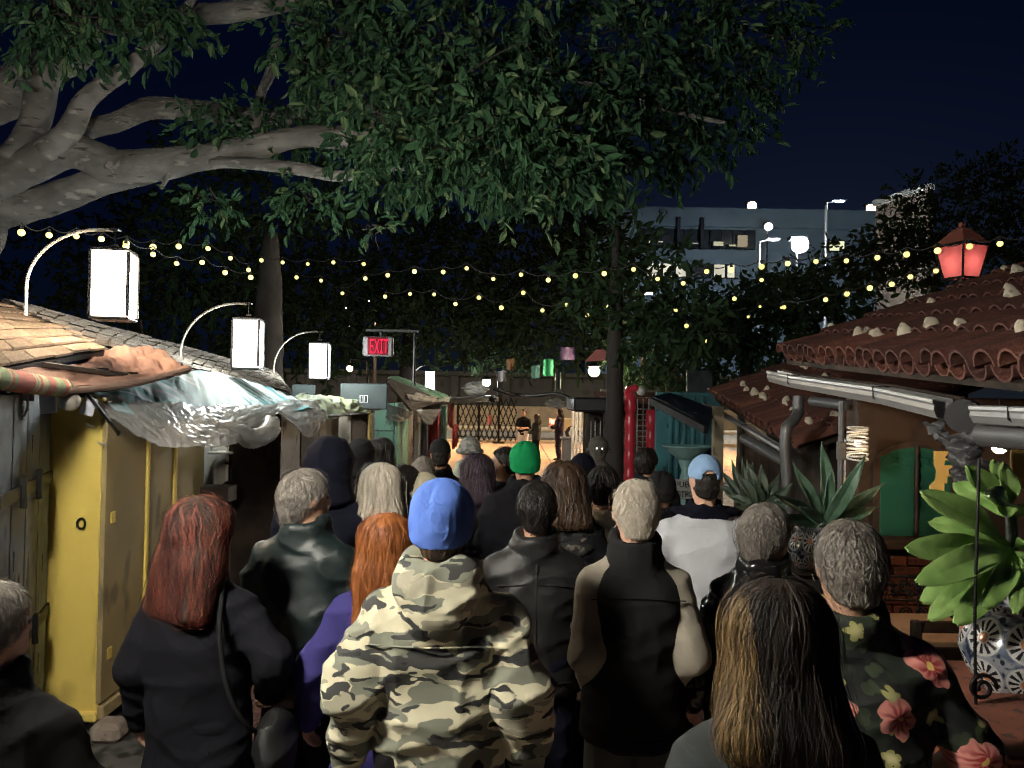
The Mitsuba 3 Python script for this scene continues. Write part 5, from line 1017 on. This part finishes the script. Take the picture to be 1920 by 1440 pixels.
def person(label, px, py, D, build=1.0, yaw=0.0, turn=0.0, nod=0.0, fem=False, skin='skin_fair', top=None, trousers='cloth_navy', hair=None, hat=None, poses=('down', 'down'), h=.012, over=None,
           shoe='black_leather', legs='trousers', ax=1.0, group=None, seed=None, lean=0.0, hat_up=0.02, drop=0.0):
    """px, py: the crown of the head in the photograph, D its distance. yaw, turn: degrees to the right of the alley's direction"""
    h = .0108 if D < 2.6 else .0138 if D < 3.6 else .0180 if D < 7.5 else .024
    key = thing('person', label, 'person', group); C = at(px, py, D); s = (C[2] - (hat_up if hat else .012)) / 1.75; seed = seed if seed is not None else len(labels)
    RZ = rotz(-math.radians(yaw)); base = np.array([C[0], C[1], 0])
    put_ = lambda name, m, mt, **k: put(name, ((np.asarray(m[0]) @ LE.T * s) @ RZ.T + base, m[1]), mt, key, **k)
    LE = np.array([[1, 0, 0], [0, 1, math.tan(math.radians(lean)) * .5], [0, 0, 1.0]])
    HR = rotz(-math.radians(turn)) @ rotx(-math.radians(nod)); pv_ = np.array([0, 0, 1.53])
    H = lambda p: HR @ (np.asarray(p, float) - pv_) + pv_
    shz = 1.37 - drop; w = build; sh = .170 * w * (.92 if fem else 1); A = []
    for side, nm in ((-1, poses[0]), (1, poses[1])):
        e, wr = [np.array(q, float) for q in (POSE[nm] if isinstance(nm, str) else nm)]
        e = np.array([side * (e[0] * ax * (.95 if fem else 1)), e[1], e[2]]); wr = np.array([side * wr[0] * ax, wr[1], wr[2]]); A.append((np.array([side * sh, -.005, shz - .008]), e, wr, side))
    L = []
    for side in (-1, 1): L.append((np.array([side * .092, 0, .93]), np.array([side * .098, .03, .50]), np.array([side * .10, -.015, .085]), side))
    # ---- body: one continuous surface
    B = Fld((-.42, -.32, -.01), (.42, .42, 1.80), h * 1.22)
    B.ell((0, 0, .97), (.165 * w, .118, .13), .05).ell((0, .0, 1.13), (.135 * w, .10, .16), .06).ell((0, 0, 1.27), (.150 * w, .105, .165), .06).cone((-sh * .85, 0, shz - .01), (sh * .85, 0, shz - .01), .045, .045, .05)
    B.cone((0, -.012, 1.44), H((0, -.008, 1.58)), .056, .052, .02)
    for a, e, wr, sd in A: B.cone(a, e, .046 * w, .040, .03).cone(e, wr, .043, .029, .015)
    for a, k_, f_, sd in L: B.cone(a, k_, .088 * w, .056, .05).cone(k_, f_, .056, .037, .02).cone(f_ + [0, -.02, -.04], f_ + [0, .13, -.055], .036, .026, .03)
    B.ell(H((0, -.012, 1.652)), (.076, .096, .098), .02, HR).ell(H((0, .030, 1.585)), (.058, .062, .062), .04, HR)
    B.cone(H((0, .085, 1.65)), H((0, .106, 1.615)), .010, .015, .014).cone(H((-.04, .066, 1.675)), H((.04, .066, 1.675)), .014, .014, .02).cone(H((-.02, .083, 1.575)), H((.02, .083, 1.575)), .009, .009, .012)
    for q in (-1, 1): B.ell(H((q * .079, -.008, 1.63)), (.011, .021, .033), .010, HR)
    ms = [B.mesh()]
    ms += [hand_mesh(wr, e, sd, s, .0045 if D < 3.4 else .0085) for a, e, wr, sd in A]
    put_('body', cat(ms), skin, smooth=True)
    for q in (-1, 1): put_('eye', sphere(H((q * .031, .0765, 1.642)), .0115, 1), 'eye_dark', smooth=True)
    # ---- trousers
    bt = Fld((-.36, -.26, .02), (.36, .30, 1.12), h)
    bt.ell((0, 0, .98), (.172 * w, .126, .14), .05)
    if legs == 'skirt':
        bt.cone((0, 0, .92), (0, 0, .62), .15 * w, .19, .05)
    else:
        for a, k_, f_, sd in L: bt.cone(a, k_, .10 * w, .076, .05).cone(k_, f_ + [0, 0, (.40 if legs == 'shorts' else .0)], .076, .066, .03)
        if legs == 'shorts': bt.cut(lambda X, Y, Z: .47 - Z)
    bt.cut(lambda X, Y, Z: np.maximum(Z - 1.08, .06 - Z)); put_('trousers' if legs != 'skirt' else 'skirt', rumple(bt.mesh(), .012, seed + 5), trousers, smooth=True)
    for a, k_, f_, sd in L:
        S = Fld(f_ - [.1, .16, .09], f_ + [.1, .28, .08], .009); S.cone(f_ + [0, -.03, -.045], f_ + [0, .15, -.055], .048, .038, .03).cone(f_ + [0, 0, 0], f_ + [0, 0, -.04], .047, .05, .03)
        S.cut(lambda X, Y, Z: .002 - Z); put_('shoe', S.mesh(2), shoe, smooth=True)
    # ---- upper clothing
    def garment(o, name, skip_arms=False):
        t, hem = o.get('t', .02), o.get('hem', .86); G = Fld((-.52, -.40, max(.0, min(hem, .80) - .04)), (.52, .44, 1.66), h)
        bx = o.get('box', .0)
        G.ell((0, 0, 1.27), (.160 * w + t, .115 + t, .165 + t * .4), .06).ell((0, .004, 1.14), (.142 * w + t + bx, .105 + t, .18), .07)
        G.cone((0, 0, 1.2), (0, .0, max(hem - .03, .3)), .10 + t, .10 + t, .06)
        for q in (-1, 1): G.cone((q * (.075 * w), -.0, 1.28), (q * (.085 * w + bx), 0, max(hem - .04, .3)), .088 + t, (.088 + t) * o.get('flare', 1.0), .07)
        sa = sh * (.62 if skip_arms else .86); G.cone((-sa, -.005, shz - .015), (sa, -.005, shz - .015), .055 + t * .8, .055 + t * .8, .05)
        for q in (-1, 1): G.cone((0, -.014, 1.472), (q * sh * (.66 if skip_arms else .9), -.008, shz - .012), .060 + t * .4, .046 + t * .8, .05)
        G.cut(lambda X, Y, Z: np.maximum(hem - .02 * np.cos(X * 9) - Z, np.minimum(Z - 1.495, .09 - np.sqrt(X**2 + (Y - .015)**2 * 1.2) * 0 - .09 + (Z - 1.485))))
        if not skip_arms:
            for a, e, wr, sd in A:
                q = o.get('sleeve', 1.0); am = o.get('arm', 0); G.cone(a, e, .053 * w + t * .75 + am * .6, .050 + t + am, .022)
                if q > .5: G.cone(e, e + (wr - e) * q, .052 + t + am, .038 + t * .8, .03)
        else:
            pass
        c = o.get('collar', 0)
        if c: G.ring((0, -.012, 1.50 + c * .3), .073 + t * .35, c * .5, .010 + t * .25, .03, tilt=.22)
        if o.get('hood'):
            z = 1.46
            G.ring((0, -.03, z + .035), .098, .012, .036, .04, tilt=.38, sy=1.0).ell((0, -.125, z - .0), (.125, .055, .075), .05).ell((0, -.14, z - .07), (.07, .04, .055), .05).ell((-.07, -.09, z + .055), (.055, .05, .045), .03).ell((.07, -.09, z + .05), (.055, .05, .045), .03)
        m = rumple(G.mesh(o.get('sm', 3)), o.get('fold', .014), seed, o.get('fine', 1.0)); gk = put_(name, m, o['mat'], smooth=True)
        for path in o.get('seams', ()):
            q = spline(np.array([(a, 0, b) for a, b in path], float), 26); pts = []
            for a, _, b in q:
                dd = np.hypot(m[0][:, 0] - a, m[0][:, 2] - b); ok = (dd < .022) & (m[0][:, 1] < .02)
                if ok.any(): pts.append((a, m[0][ok, 1].min() + .001, b))
            if len(pts) > 6:
                pts = np.array(pts); pts[:, 1] = np.convolve(np.pad(pts[:, 1], 2, 'edge'), np.ones(5) / 5, 'valid') - .001; tb = tube(pts, .0035, 6, ell=.6)
                put('seam', ((tb[0] @ LE.T * s) @ RZ.T + base, tb[1]), o['mat'], gk, smooth=True)
    for nm, o in (top or {}).items(): garment(o, nm, o.get('no_arms', False))
    # ---- hair, in the head's own frame
    if hair:
        hh = min(h, .010); kd, ln = hair['kind'], hair.get('end', 1.45)
        F = Fld((-.24, -.30, min(ln, 1.50) - .05), (.24, .22, 1.82), hh); g = hair.get('vol', .010)
        F.ell((0, -.014, 1.655), (.077 + g, .097 + g, .098 + g), .02)
        if hat and kd != 'long': F.cut(lambda X, Y, Z: Z - 1.605 - .1 * Y)
        if kd in ('short', 'curly'):
            F.cone((0, -.055, 1.64), (0, -.062, 1.575), .062 + g * .6, .045 + g * .5, .03)
            F.cut(lambda X, Y, Z: np.maximum((Y - .055) * .8 - (Z - 1.69) * .6, (1.555 if kd == 'short' else 1.535) - Z))
            F.cut(lambda X, Y, Z: np.minimum(.60 * (Y + .022) - .8 * (Z - 1.60) , .030 - np.abs(np.abs(X) - .09)))
        else:
            wd, bk = hair.get('wide', .085), hair.get('back', -.055)
            F.cone((-wd * .45, -.02, 1.66), (-wd * .6, bk, 1.50), .06 + g, .055 + g, .05).cone((wd * .45, -.02, 1.66), (wd * .6, bk, 1.50), .06 + g, .055 + g, .05)
            if ln < 1.49:
                for q in (-1, -.33, .33, 1): F.cone((q * wd * .7, bk, 1.52), (q * wd * hair.get('spread', 1.1), bk - .05, ln + .03), .05 + g, .036 + g * .6, .05)
            F.cut(lambda X, Y, Z: np.maximum((Y - .068) * .9 - (Z - 1.72) * .25, np.minimum(Y - .045, 1.60 - Z)))
            F.cut(lambda X, Y, Z: ln - Z)
        m = F.mesh(2); amp = hair.get('lump', .0035 if kd == 'short' else .006); v, f = m; n_ = vnorm(v, f); q = v * hair.get('freq', 34)
        v = v + n_ * (amp * 2 * (meshkit.fbm(q * [1, 1, .22 if kd == 'long' else .8], 3, seed) - .5))[:, None]
        sm = strands(F, m, int(hair.get('n', 1600) * (1.4 if kd == 'short' and D < 4 else 1 if D < 4 else .45 if D < 7 else .2)), hair.get('len', .05 if kd == 'short' else .22), hair.get('width', .0018 if D < 2 else .0026 if D < 4 else .005), seed, wave=hair.get('wave', .0), lift=-.002 if hat else hair.get('lift', .006), fly=0 if hat else .035, steps=6 if kd == 'short' else 10)
        hp = lambda m_: ((np.asarray(m_[0]) - pv_) @ HR.T + pv_, m_[1])
        hk = put_('hair', hp(cat([(v, f), sm])), hair['mat'], smooth=True)
        if hair.get('streak'):
            vv_ = m[0]; ms_ = m if not hair.get('side') else (vv_[vv_[:, 0] * hair['side'] > .07], m[1])
            sm = strands(F, ms_, int(hair.get('n', 1600) * .8), hair.get('len', .2), .0015, seed + 9, wave=hair.get('wave', .0), lift=.010, steps=10)
            put('streak', ((hp(sm)[0] @ LE.T * s) @ RZ.T + base, sm[1]), hair['streak'], hk, smooth=True, label='lighter strands of hair')
    if hat:
        kd = hat['kind']; F = Fld((-.16, -.19, 1.55), (.16, .27, 1.84), .008); hp = lambda m_: ((np.asarray(m_[0]) - pv_) @ HR.T + pv_, m_[1])
        if kd == 'beanie':
            F.ell((0, -.016, 1.688), (.094, .112, .100), .02).cone((0, -.014, 1.645), (0, -.016, 1.69), .094, .096, .03, sy=1.16)
            F.cut(lambda X, Y, Z: (1.60 + .25 * (Y + .1)) - Z); F.ring((0, -.014, 1.645), .086, .026, .013, .012, tilt=.24, sy=1.18)
            v, f = rumple(F.mesh(6), .0035, seed + 3, 1.2); th = np.arctan2(v[:, 1] + .016, v[:, 0]); q = np.clip((v[:, 2] - 1.66) / .1, 0, 1)
            v = v - vnorm(v, f) * (.011 * q * (1 - np.abs(np.sin(2 * th + .5)))**4 + .0022 * np.abs(np.sin(46 * th)) * (1 - q))[:, None]; put_('beanie', hp((v, f)), hat['mat'], smooth=True)
        elif kd == 'cap':
            F.ell((0, -.012, 1.668), (.088, .107, .108), .02); F.cut(lambda X, Y, Z: (1.655 + .05 * (Y)) - Z)
            if hat.get('gap'): F.cut(lambda X, Y, Z: np.where(Y < 0, .036 - np.sqrt(X**2 + ((Z - 1.668) * 1.15)**2), -1))
            ck = put_('cap', hp(F.mesh(2)), hat['mat'], smooth=True)
            u = np.linspace(-1.1, 1.1, 15)[:, None]; vv = np.linspace(.0, 1, 7)[None, :]
            P = np.stack([np.sin(u) * (.088 + .0 * vv), -.012 + np.cos(u) * .10 + vv * .075 * np.cos(u), 1.662 - .012 * vv - .018 * np.sin(u)**2 * vv + 0 * u], -1)
            put('brim', ((hp(sheet(P, .004))[0] @ LE.T * s) @ RZ.T + base, sheet(P, .004)[1]), hat['mat'], ck, smooth=50)
        elif kd == 'hat':
            F.ell((0, -.012, 1.685), (.098, .112, .11), .02).cone((0, -.012, 1.65), (0, -.012, 1.70), .1, .1, .02, sy=1.1); F.cut(lambda X, Y, Z: 1.655 - Z)
            F.ring((0, -.012, 1.655), .115, .004, .02, .02, sy=1.1)
            put_('hat', hp(rumple(F.mesh(2), .006, seed)), hat['mat'], smooth=True)
        elif kd == 'hood':
            F = Fld((-.2, -.26, 1.42), (.2, .2, 1.86), .010); F.ell((0, -.03, 1.655), (.112, .13, .13), .02).cone((0, -.05, 1.62), (0, -.04, 1.49), .10, .12, .05)
            F.cut(lambda X, Y, Z: np.maximum(Y - .055, 1.46 - Z)); put_('hood', hp(rumple(F.mesh(), .012, seed)), hat['mat'], smooth=True)
    return key, (lambda p: ((np.asarray(p, float) @ LE.T * s) @ RZ.T + base))

for k, (c, r) in dict(cloth_black=((.006, .006, .009), .9), cloth_navy=((.0025, .003, .009), .9), cloth_grey=((.030, .034, .034), .9), cloth_charcoal=((.010, .010, .0105), .9), cloth_violet=((.030, .026, .115), .85), 
                      shirt_grey=((.50, .51, .54), .8), sweater_beige=((.46, .41, .31), .85), shirt_taupe=((.25, .225, .18), .8), trousers_grey=((.075, .08, .075), .85), denim=((.03, .045, .085), .85),
                      cap_blue=((.20, .32, .50), .8), white_shorts=((.68, .64, .58), .8), coat_purple=((.014, .010, .022), .85), hat_beige=((.36, .33, .24), .85), hood_pale=((.30, .32, .26), .8)).items(): mat(k, c, r, specular=.18)
def f_knit(p, n, uv): return nz(p.x * 330, p.y * 330, p.z * 150) * .6 + .4 * nz(p.x * 90, p.y * 90, p.z * 60)
mat('knit_blue', (.075, .14, .42), .9, bump=(f_knit, .004), specular=.15); mat('knit_green', (.006, .20, .065), .9, bump=(f_knit, .004), specular=.15)
mat('black_leather', (.010, .010, .010), .52, specular=.35); mat('teal_leather', (.006, .012, .012), .50, specular=.5); mat('gloss_leather', (.008, .008, .008), .16)
def hairm(k, a, b, rough=.55, vz=9):
    def fn(p, n, uv): return mx(a, b, ss(.3, .7, nz(p.x * 95, p.y * 95, p.z * vz) * .6 + .4 * nz(p.x * 18, p.y * 18, p.z * vz * .4)))
    mat(k, mikit.proc(fn), rough, specular=.3)
hairm('hair_black', (.006, .005, .005), (.018, .014, .012)); hairm('hair_brown', (.025, .015, .010), (.065, .038, .022)); hairm('hair_orange', (.30, .105, .03), (.17, .05, .014)); hairm('hair_red', (.10, .022, .016), (.22, .065, .04))
hairm('hair_grey', (.20, .18, .155), (.09, .08, .07), .5); hairm('hair_white', (.50, .45, .37), (.32, .28, .22), .5); hairm('hair_grey_short', (.20, .18, .155), (.12, .105, .092), .55, 70); hairm('hair_white_short', (.50, .45, .37), (.40, .355, .285), .55, 70); hairm('hair_purple', (.12, .07, .12), (.035, .022, .035)); hairm('hair_blond', (.19, .12, .05), (.07, .045, .02), .6); hairm('hair_dark_brown', (.010, .008, .007), (.026, .017, .012), .7)
def f_camo(p, n, uv):
    x, y, z = p.x * 1.75, p.y * 1.75, p.z * 1.9
    wx, wz = .16 * (fb(x * 6, y * 6, z * 9, octaves=3) - .5), .10 * (fb(x * 7 + 40, y * 7, z * 8, octaves=3) - .5); x = x + wx * 1.6; z = z + wz * 1.6
    a = fb(x * 5, y * 4, z * 9.5, octaves=2); b = fb(x * 6 + 9, y * 5, z * 13 + 4, octaves=2); c = fb(x * 6.5 + 40, y * 6, z * 15 + 7, octaves=2)
    t = mx((.56, .52, .37), (.175, .18, .135), ss(.53, .545, a)); t = mx(t, (.31, .29, .21), ss(.60, .615, b) * ss(.56, .54, a))
    t = mx(t, (.036, .037, .034), ss(.585, .60, c)); return mx(t, (.014, .014, .014), ss(.66, .67, .6 * c + .4 * b))
mat('camo_cloth', mikit.proc(f_camo), .82)
def blooms(u, v, seed):
    """nearest flower of a jittered grid: distance, angle, random number"""
    best, th, rn = mi.Float(9), mi.Float(0), mi.Float(0)
    for a in (-1, 0, 1):
        for b in (-1, 0, 1):
            cx, cy = dr.floor(u) + a, dr.floor(v) + b; dx, dy = cx + .15 + .7 * mikit.cell_rand(cx, cy, seed) - u, cy + .15 + .7 * mikit.cell_rand(cx, cy, seed + 1) - v
            d = dr.sqrt(dx * dx + dy * dy); k = d < best; r = mikit.cell_rand(cx, cy, seed + 2); th = dr.select(k, dr.atan2(dy, dx) + r * 6, th); rn = dr.select(k, r, rn); best = dr.minimum(best, d)
    return best, th, rn
def f_floral(p, n, uv):
    w = .25 * (fb(p.x * 30, p.y * 30, p.z * 30, octaves=2) - .5); h = p.x + .55 * p.y
    d, t1, r = blooms(h * 7.4 + w + .35, p.z * 7.4 + w, 7); e, t2, q = blooms(h * 15 + 5 + w, p.z * 14 - w, 11); g, t3, k = blooms(h * 19 + 9 + w, p.z * 17 + w, 23)
    t = mx((.006, .007, .007), (.022, .03, .02), ss(.5, .7, fb(p.x * 14, p.y * 14, p.z * 22, octaves=2)))
    t = mx(t, mx((.035, .05, .02), (.016, .026, .017), nz(p.x * 40, p.y * 40, p.z * 40)), ss(.40, .36, g / (.45 + .55 * dr.abs(dr.cos(t3)))) * ss(.50, .52, k))
    t = mx(t, mx((.50, .46, .24), (.30, .28, .09), ss(.05, .3, e)), ss(.36, .33, e / (.6 + .4 * dr.abs(dr.cos(2.5 * t2)))) * ss(.52, .54, q))
    pet = mx((.34, .03, .035), (.66, .27, .22), ss(.04, .36, d + .10 * dr.cos(10 * t1))); fl = ss(.44, .42, d / (.72 + .28 * dr.abs(dr.cos(2.5 * t1)))) * ss(.40, .42, r)
    return mx(t, mx(pet, (.62, .42, .12), ss(.07, .05, d)), fl)
mat('floral_cloth', mikit.proc(f_floral), .75)
def f_fur(p, n, uv): return mx((.010, .010, .010), (.12, .105, .085), ss(.62, .8, fb(p.x * 26, p.y * 26, p.z * 26, octaves=3)))
mat('dark_fur', mikit.proc(f_fur), .8)
def f_hatgrey(p, n, uv): return mx((.20, .19, .17), (.07, .075, .075), ss(.45, .6, fb(p.x * 40, p.y * 40, p.z * 40, octaves=2)))
mat('hat_pattern', mikit.proc(f_hatgrey), .8)

J = lambda m, **k: {'jacket': dict(mat=m, t=.022, hem=.84, **k)}
HS = lambda m, **k: dict(kind='short', mat=m, **k)
HL = lambda m, **k: dict(kind='long', mat=m, **k)
# --- nearest row
cam_, PT = person('person in pale camouflage jacket and bright blue beanie, centre foreground', 830, 910, 2.45, 1.05, h=.010, seed=11, top={'jacket': dict(mat='camo_cloth', t=.022, arm=.018, hem=.80, hood=True, fold=.022, box=.0, sm=2, seams=[[(-.21, 1.30), (0, 1.31), (.21, 1.30)], [(-.21, .87), (0, .86), (.21, .87)]])}, hat=dict(kind='beanie', mat='knit_blue'), hair=HS('hair_brown'), poses=('out', 'out'), ax=.90, drop=.015, trousers='cloth_charcoal', skin='skin_tan', turn=3)
rp_, PT1 = person('person with long wavy red hair and dark coat beside the yellow stall', 382, 936, 2.8, .92, fem=True, turn=24, yaw=6, h=.010, seed=21, top={'coat': dict(mat='cloth_black', t=.020, hem=.56, flare=1.25, collar=.05)}, hair=HL('hair_dark_brown', end=1.34, vol=.020, n=2600, len=.26, wave=.9, lump=.016, freq=20, streak='hair_red', wide=.09, spread=1.15), poses=('down', 'hip'), trousers='cloth_black')
P = np.array([(.10, -.02, 1.475), (.13, -.10, 1.41), (.15, -.15, 1.30), (.19, -.165, 1.12), (.24, -.13, .98), (.28, -.02, .90)])
put('bag_strap', tube(spline(PT1(P), 30), .009, 6), 'cloth_charcoal', rp_, smooth=True)
single('handbag', rumple((sphere((0, 0, 0), 1, 4)[0] * [.06, .13, .11] + PT1(np.array([(.30, .02, .84)]))[0], sphere((0, 0, 0), 1, 4)[1]), .02, 7), 'black_leather', 'dark soft handbag at the hip of the red-haired person', 'bag', smooth=True)
person('white-haired person in dark vest over taupe sleeves, hands in pockets', 1193, 897, 2.9, .90, h=.010, seed=31, top={'shirt': dict(mat='shirt_taupe', t=.012, hem=.90, fold=.012), 'vest': dict(mat='cloth_charcoal', t=.022, hem=.80, collar=.055, no_arms=True, fold=.012, box=.005, seams=[[(-.17, 1.33), (0, 1.345), (.17, 1.33)], [(-.15, .84), (0, .835), (.15, .84)]])}, hair=HS('hair_white_short', len=.035, n=2600, vol=.006, lift=.003), poses=('pocket', 'pocket'), ax=.72, trousers='trousers_grey', turn=-3)
person('orange-haired person in a violet top just left of the camouflage jacket', 726, 962, 2.9, .95, fem=True, seed=41, top={'coat': dict(mat='cloth_violet', t=.022, hem=.70, collar=.0, flare=1.1)}, hair=HL('hair_orange', end=1.28, vol=.012, n=2600, len=.34, lump=.005, wide=.07, spread=.95), poses=('out', 'down'), trousers='cloth_black', h=.011, ax=1.0)
person('dark-haired person in black leather jacket, right of the blue beanie', 1007, 902, 3.3, 1.0, h=.010, seed=51, top={'jacket': dict(mat='black_leather', t=.020, hem=.86, collar=.035, fold=.014, seams=[[(0, 1.42), (0, 1.1), (0, .9)], [(-.17, 1.32), (0, 1.335), (.17, 1.32)], [(-.15, .92), (0, .915), (.15, .92)]])}, hair=HS('hair_black', len=.03, n=2400, vol=.009, lift=.004), skin='skin_tan', trousers='cloth_navy', ax=.95)
person('person with long dark hair and blond edge in grey coat, right foreground', 1462, 1088, 1.62, .98, fem=True, turn=6, h=.009, seed=61, top={'coat': dict(mat='cloth_grey', t=.026, hem=.62, hood=False, collar=.04, flare=1.1, box=.01, seams=[[(-.13, 1.36), (-.10, 1.1), (-.11, .8)], [(.13, 1.36), (.10, 1.1), (.11, .8)], [(0, 1.3), (0, .7)]])}, hair=HL('hair_dark_brown', end=1.43, vol=.012, n=8000, len=.24, lump=.004, wide=.062, spread=1.45, streak='hair_blond', wave=.12, side=-1), poses=('down', 'down'), trousers='cloth_black')
person('grey-haired person in dark floral shirt with red and yellow flowers', 1592, 976, 2.1, 1.08, yaw=10, turn=-6, h=.010, seed=71, top={'shirt': dict(mat='floral_cloth', t=.018, hem=.80, collar=.03, sleeve=.25, fold=.014, box=.02)}, hair=HS('hair_grey_short', len=.03, n=2600, vol=.010, lift=.005), poses=('down', 'hip'), trousers='denim', skin='skin_tan', ax=1.0)
person('curly grey-blond person in glossy black jacket, turned right behind the floral shirt', 1440, 948, 3.0, .98, fem=True, yaw=24, turn=34, h=.011, seed=81, top=J('gloss_leather', collar=.05, fold=.026, box=.01), hair=dict(kind='curly', mat='hair_grey_short', vol=.018, n=2400, len=.08, wave=.9, lump=.016, freq=55), trousers='cloth_black', poses=('out', 'front'))
person('person with grey hair at the very left edge of the crowd', -14, 1090, 1.85, 1.0, turn=20, seed=91, top=J('cloth_charcoal', collar=.04), hair=HS('hair_grey_short', vol=.014), poses=('out', 'front'), trousers='cloth_black', ax=1.05)
# --- second row
person('person in dark leather jacket with teal sheen on the shoulder, turned right', 577, 880, 3.25, 1.04, yaw=14, turn=40, seed=101, top={'jacket': dict(mat='teal_leather', t=.024, hem=.80, collar=.045, fold=.020)}, hair=dict(kind='curly', mat='hair_grey_short', vol=.010, n=1600, len=.05, wave=.5, lump=.010), skin='skin_tan', poses=('down', 'front'), h=.011, trousers='cloth_black')
person('tallest dark figure in black hooded coat behind the leather jacket', 622, 822, 3.95, 1.12, seed=111, top={'coat': dict(mat='cloth_navy', t=.034, hem=.60, collar=.05, box=.02)}, hat=dict(kind='hood', mat='cloth_navy'), trousers='cloth_navy', skin='skin_tan', h=.012)
person('person with white-grey hair tied up, beside the orange-haired one', 716, 870, 4.0, .95, fem=True, seed=121, top=J('cloth_black', collar=.03), hair=HL('hair_white', end=1.46, vol=.014, n=2600, len=.2, lump=.012, wide=.075), trousers='cloth_black')
person('person in blue cap and pale grey raglan shirt', 1322, 853, 4.0, 1.12, seed=131, top={'shirt': dict(mat='shirt_grey', t=.018, hem=.86, collar=.0, fold=.012, box=.02), 'undershirt': dict(mat='cloth_navy', t=.004, hem=1.475, no_arms=True, collar=.035)}, hair=HS('hair_black', len=.02, vol=.005), hat=dict(kind='cap', mat='cap_blue', gap=True), poses=('front', 'front'), trousers='cloth_black', ax=.88)
person('person with dark curls and fur-collared black coat between two jackets', 1058, 868, 4.15, .98, fem=True, seed=141, top={'coat': dict(mat='cloth_black', t=.026, hem=.7), 'fur_collar': dict(mat='dark_fur', t=.03, hem=1.28, no_arms=True, fold=.03, fine=2.5, collar=.06)}, hair=dict(kind='long', mat='hair_brown', end=1.42, vol=.022, n=1800, len=.16, wave=.6, lump=.014), trousers='cloth_black')
p_, PT2 = person('short black-haired person in beige sweater with a thin shoulder strap', 1130, 878, 4.45, .95, fem=True, seed=151, turn=-8, top={'sweater': dict(mat='sweater_beige', t=.018, hem=.84, fold=.010, collar=.02)}, hair=dict(kind='short', mat='hair_black', vol=.022, n=1600, len=.08), trousers='denim')
P = np.array([(-.075, -.02, 1.50), (-.06, -.115, 1.44), (-.02, -.148, 1.33), (.05, -.152, 1.18), (.12, -.145, 1.05), (.19, -.09, .95), (.21, .0, .92), (.15, .12, .98), (0, .16, 1.2), (-.07, .10, 1.42), (-.075, -.02, 1.50)])
put('bag_strap', tube(spline(PT2(P), 60), .009, 6), 'cloth_black', p_, smooth=True)
person('person in green knit beanie and black puffy jacket', 985, 833, 5.0, 1.1, seed=161, top={'jacket': dict(mat='cloth_black', t=.036, hem=.84, collar=.05, fold=.02)}, hat=dict(kind='beanie', mat='knit_green'), trousers='cloth_black', skin='skin_tan', ax=.95)
person('person with faded purple shoulder-length hair', 896, 851, 5.2, .94, fem=True, seed=171, top=J('cloth_charcoal'), hair=HL('hair_black', end=1.42, vol=.014, n=2400, len=.2, streak='hair_purple', wide=.075), trousers='cloth_black')
# --- third row
person('dark person with short hair in profile left of the green beanie', 945, 838, 5.7, 1.0, turn=-70, yaw=-20, seed=181, top=J('cloth_black'), hair=HS('hair_black'), skin='skin_brown')
person('person in dark cap and black jacket before the mint green stall', 826, 822, 6.1, 1.05, seed=191, top=J('cloth_black', collar=.04), hat=dict(kind='cap', mat='cloth_charcoal'), hair=HS('hair_black'), skin='skin_tan')
person('person with thin grey curls behind the white-haired one', 795, 856, 5.6, .95, seed=201, top=J('cloth_black'), hair=dict(kind='curly', mat='hair_grey_short', vol=.012, wave=.6, lump=.012, len=.05), skin='skin_tan')
person('short person in beige hat among the black jackets', 797, 893, 4.75, .95, fem=True, seed=211, top=J('cloth_navy'), hat=dict(kind='hat', mat='hat_beige'), hair=HS('hair_grey_short'))
person('person in grey hood in front of the tan stall door', 678, 824, 6.3, 1.05, seed=221, top=J('cloth_charcoal'), hat=dict(kind='hood', mat='cloth_charcoal'), skin='skin_tan')
person('person with loose black hair right of the grey hood', 716, 822, 6.9, .98, fem=True, seed=231, top=J('cloth_black'), hair=HL('hair_black', end=1.40, vol=.02, wide=.08), skin='skin_tan')
person('low dark-haired person behind the white-grey hair', 757, 872, 4.75, .95, fem=True, seed=241, top=J('cloth_black'), hair=HL('hair_black', end=1.44, vol=.014))
person('person in patterned grey cap and pale hood near the left stalls', 880, 824, 7.2, .98, turn=-40, seed=251, top=J('hood_pale', hood=True), hat=dict(kind='hat', mat='hat_pattern'), hair=HS('hair_grey_short'))
person('dark person with tied black hair in front of the red posts', 1213, 840, 6.2, 1.1, seed=261, top={'jacket': dict(mat='cloth_black', t=.03, hem=.84, collar=.04)}, hair=HS('hair_black', vol=.014), skin='skin_tan', turn=30)
person('person in navy hooded coat behind the beige sweater', 1092, 852, 6.0, 1.02, seed=271, top=J('cloth_navy'), hat=dict(kind='hood', mat='cloth_navy'), skin='skin_tan')
person('low person in dark jacket and dark knit cap beside the blue cap', 1240, 888, 4.9, 1.0, seed=281, top=J('cloth_black', collar=.05), hat=dict(kind='beanie', mat='cloth_charcoal'), skin='skin_tan')
# --- at the far end
person('far person in black shirt and white shorts by the folding gate', 982, 767, 25.0, 1.05, yaw=200, h=.016, seed=301, top={'shirt': dict(mat='cloth_black', t=.016, hem=.88, sleeve=.3)}, legs='shorts', trousers='white_shorts', hair=HS('hair_brown'), poses=('front', 'front'))
person('far brown-haired person in dark green jacket facing the white shorts', 1006, 776, 24.0, .95, fem=True, yaw=-60, h=.016, seed=311, top=J('cloth_grey'), hair=HL('hair_brown', end=1.40, vol=.016), trousers='cloth_black', poses=('front', 'front'))
person('far person in long dark purple coat standing by the vehicle', 1049, 764, 25.0, .98, yaw=-80, h=.016, seed=321, top={'coat': dict(mat='coat_purple', t=.022, hem=.70)}, hair=HL('hair_dark_brown', end=1.30, vol=.014), trousers='coat_purple', poses=('front', 'front'))
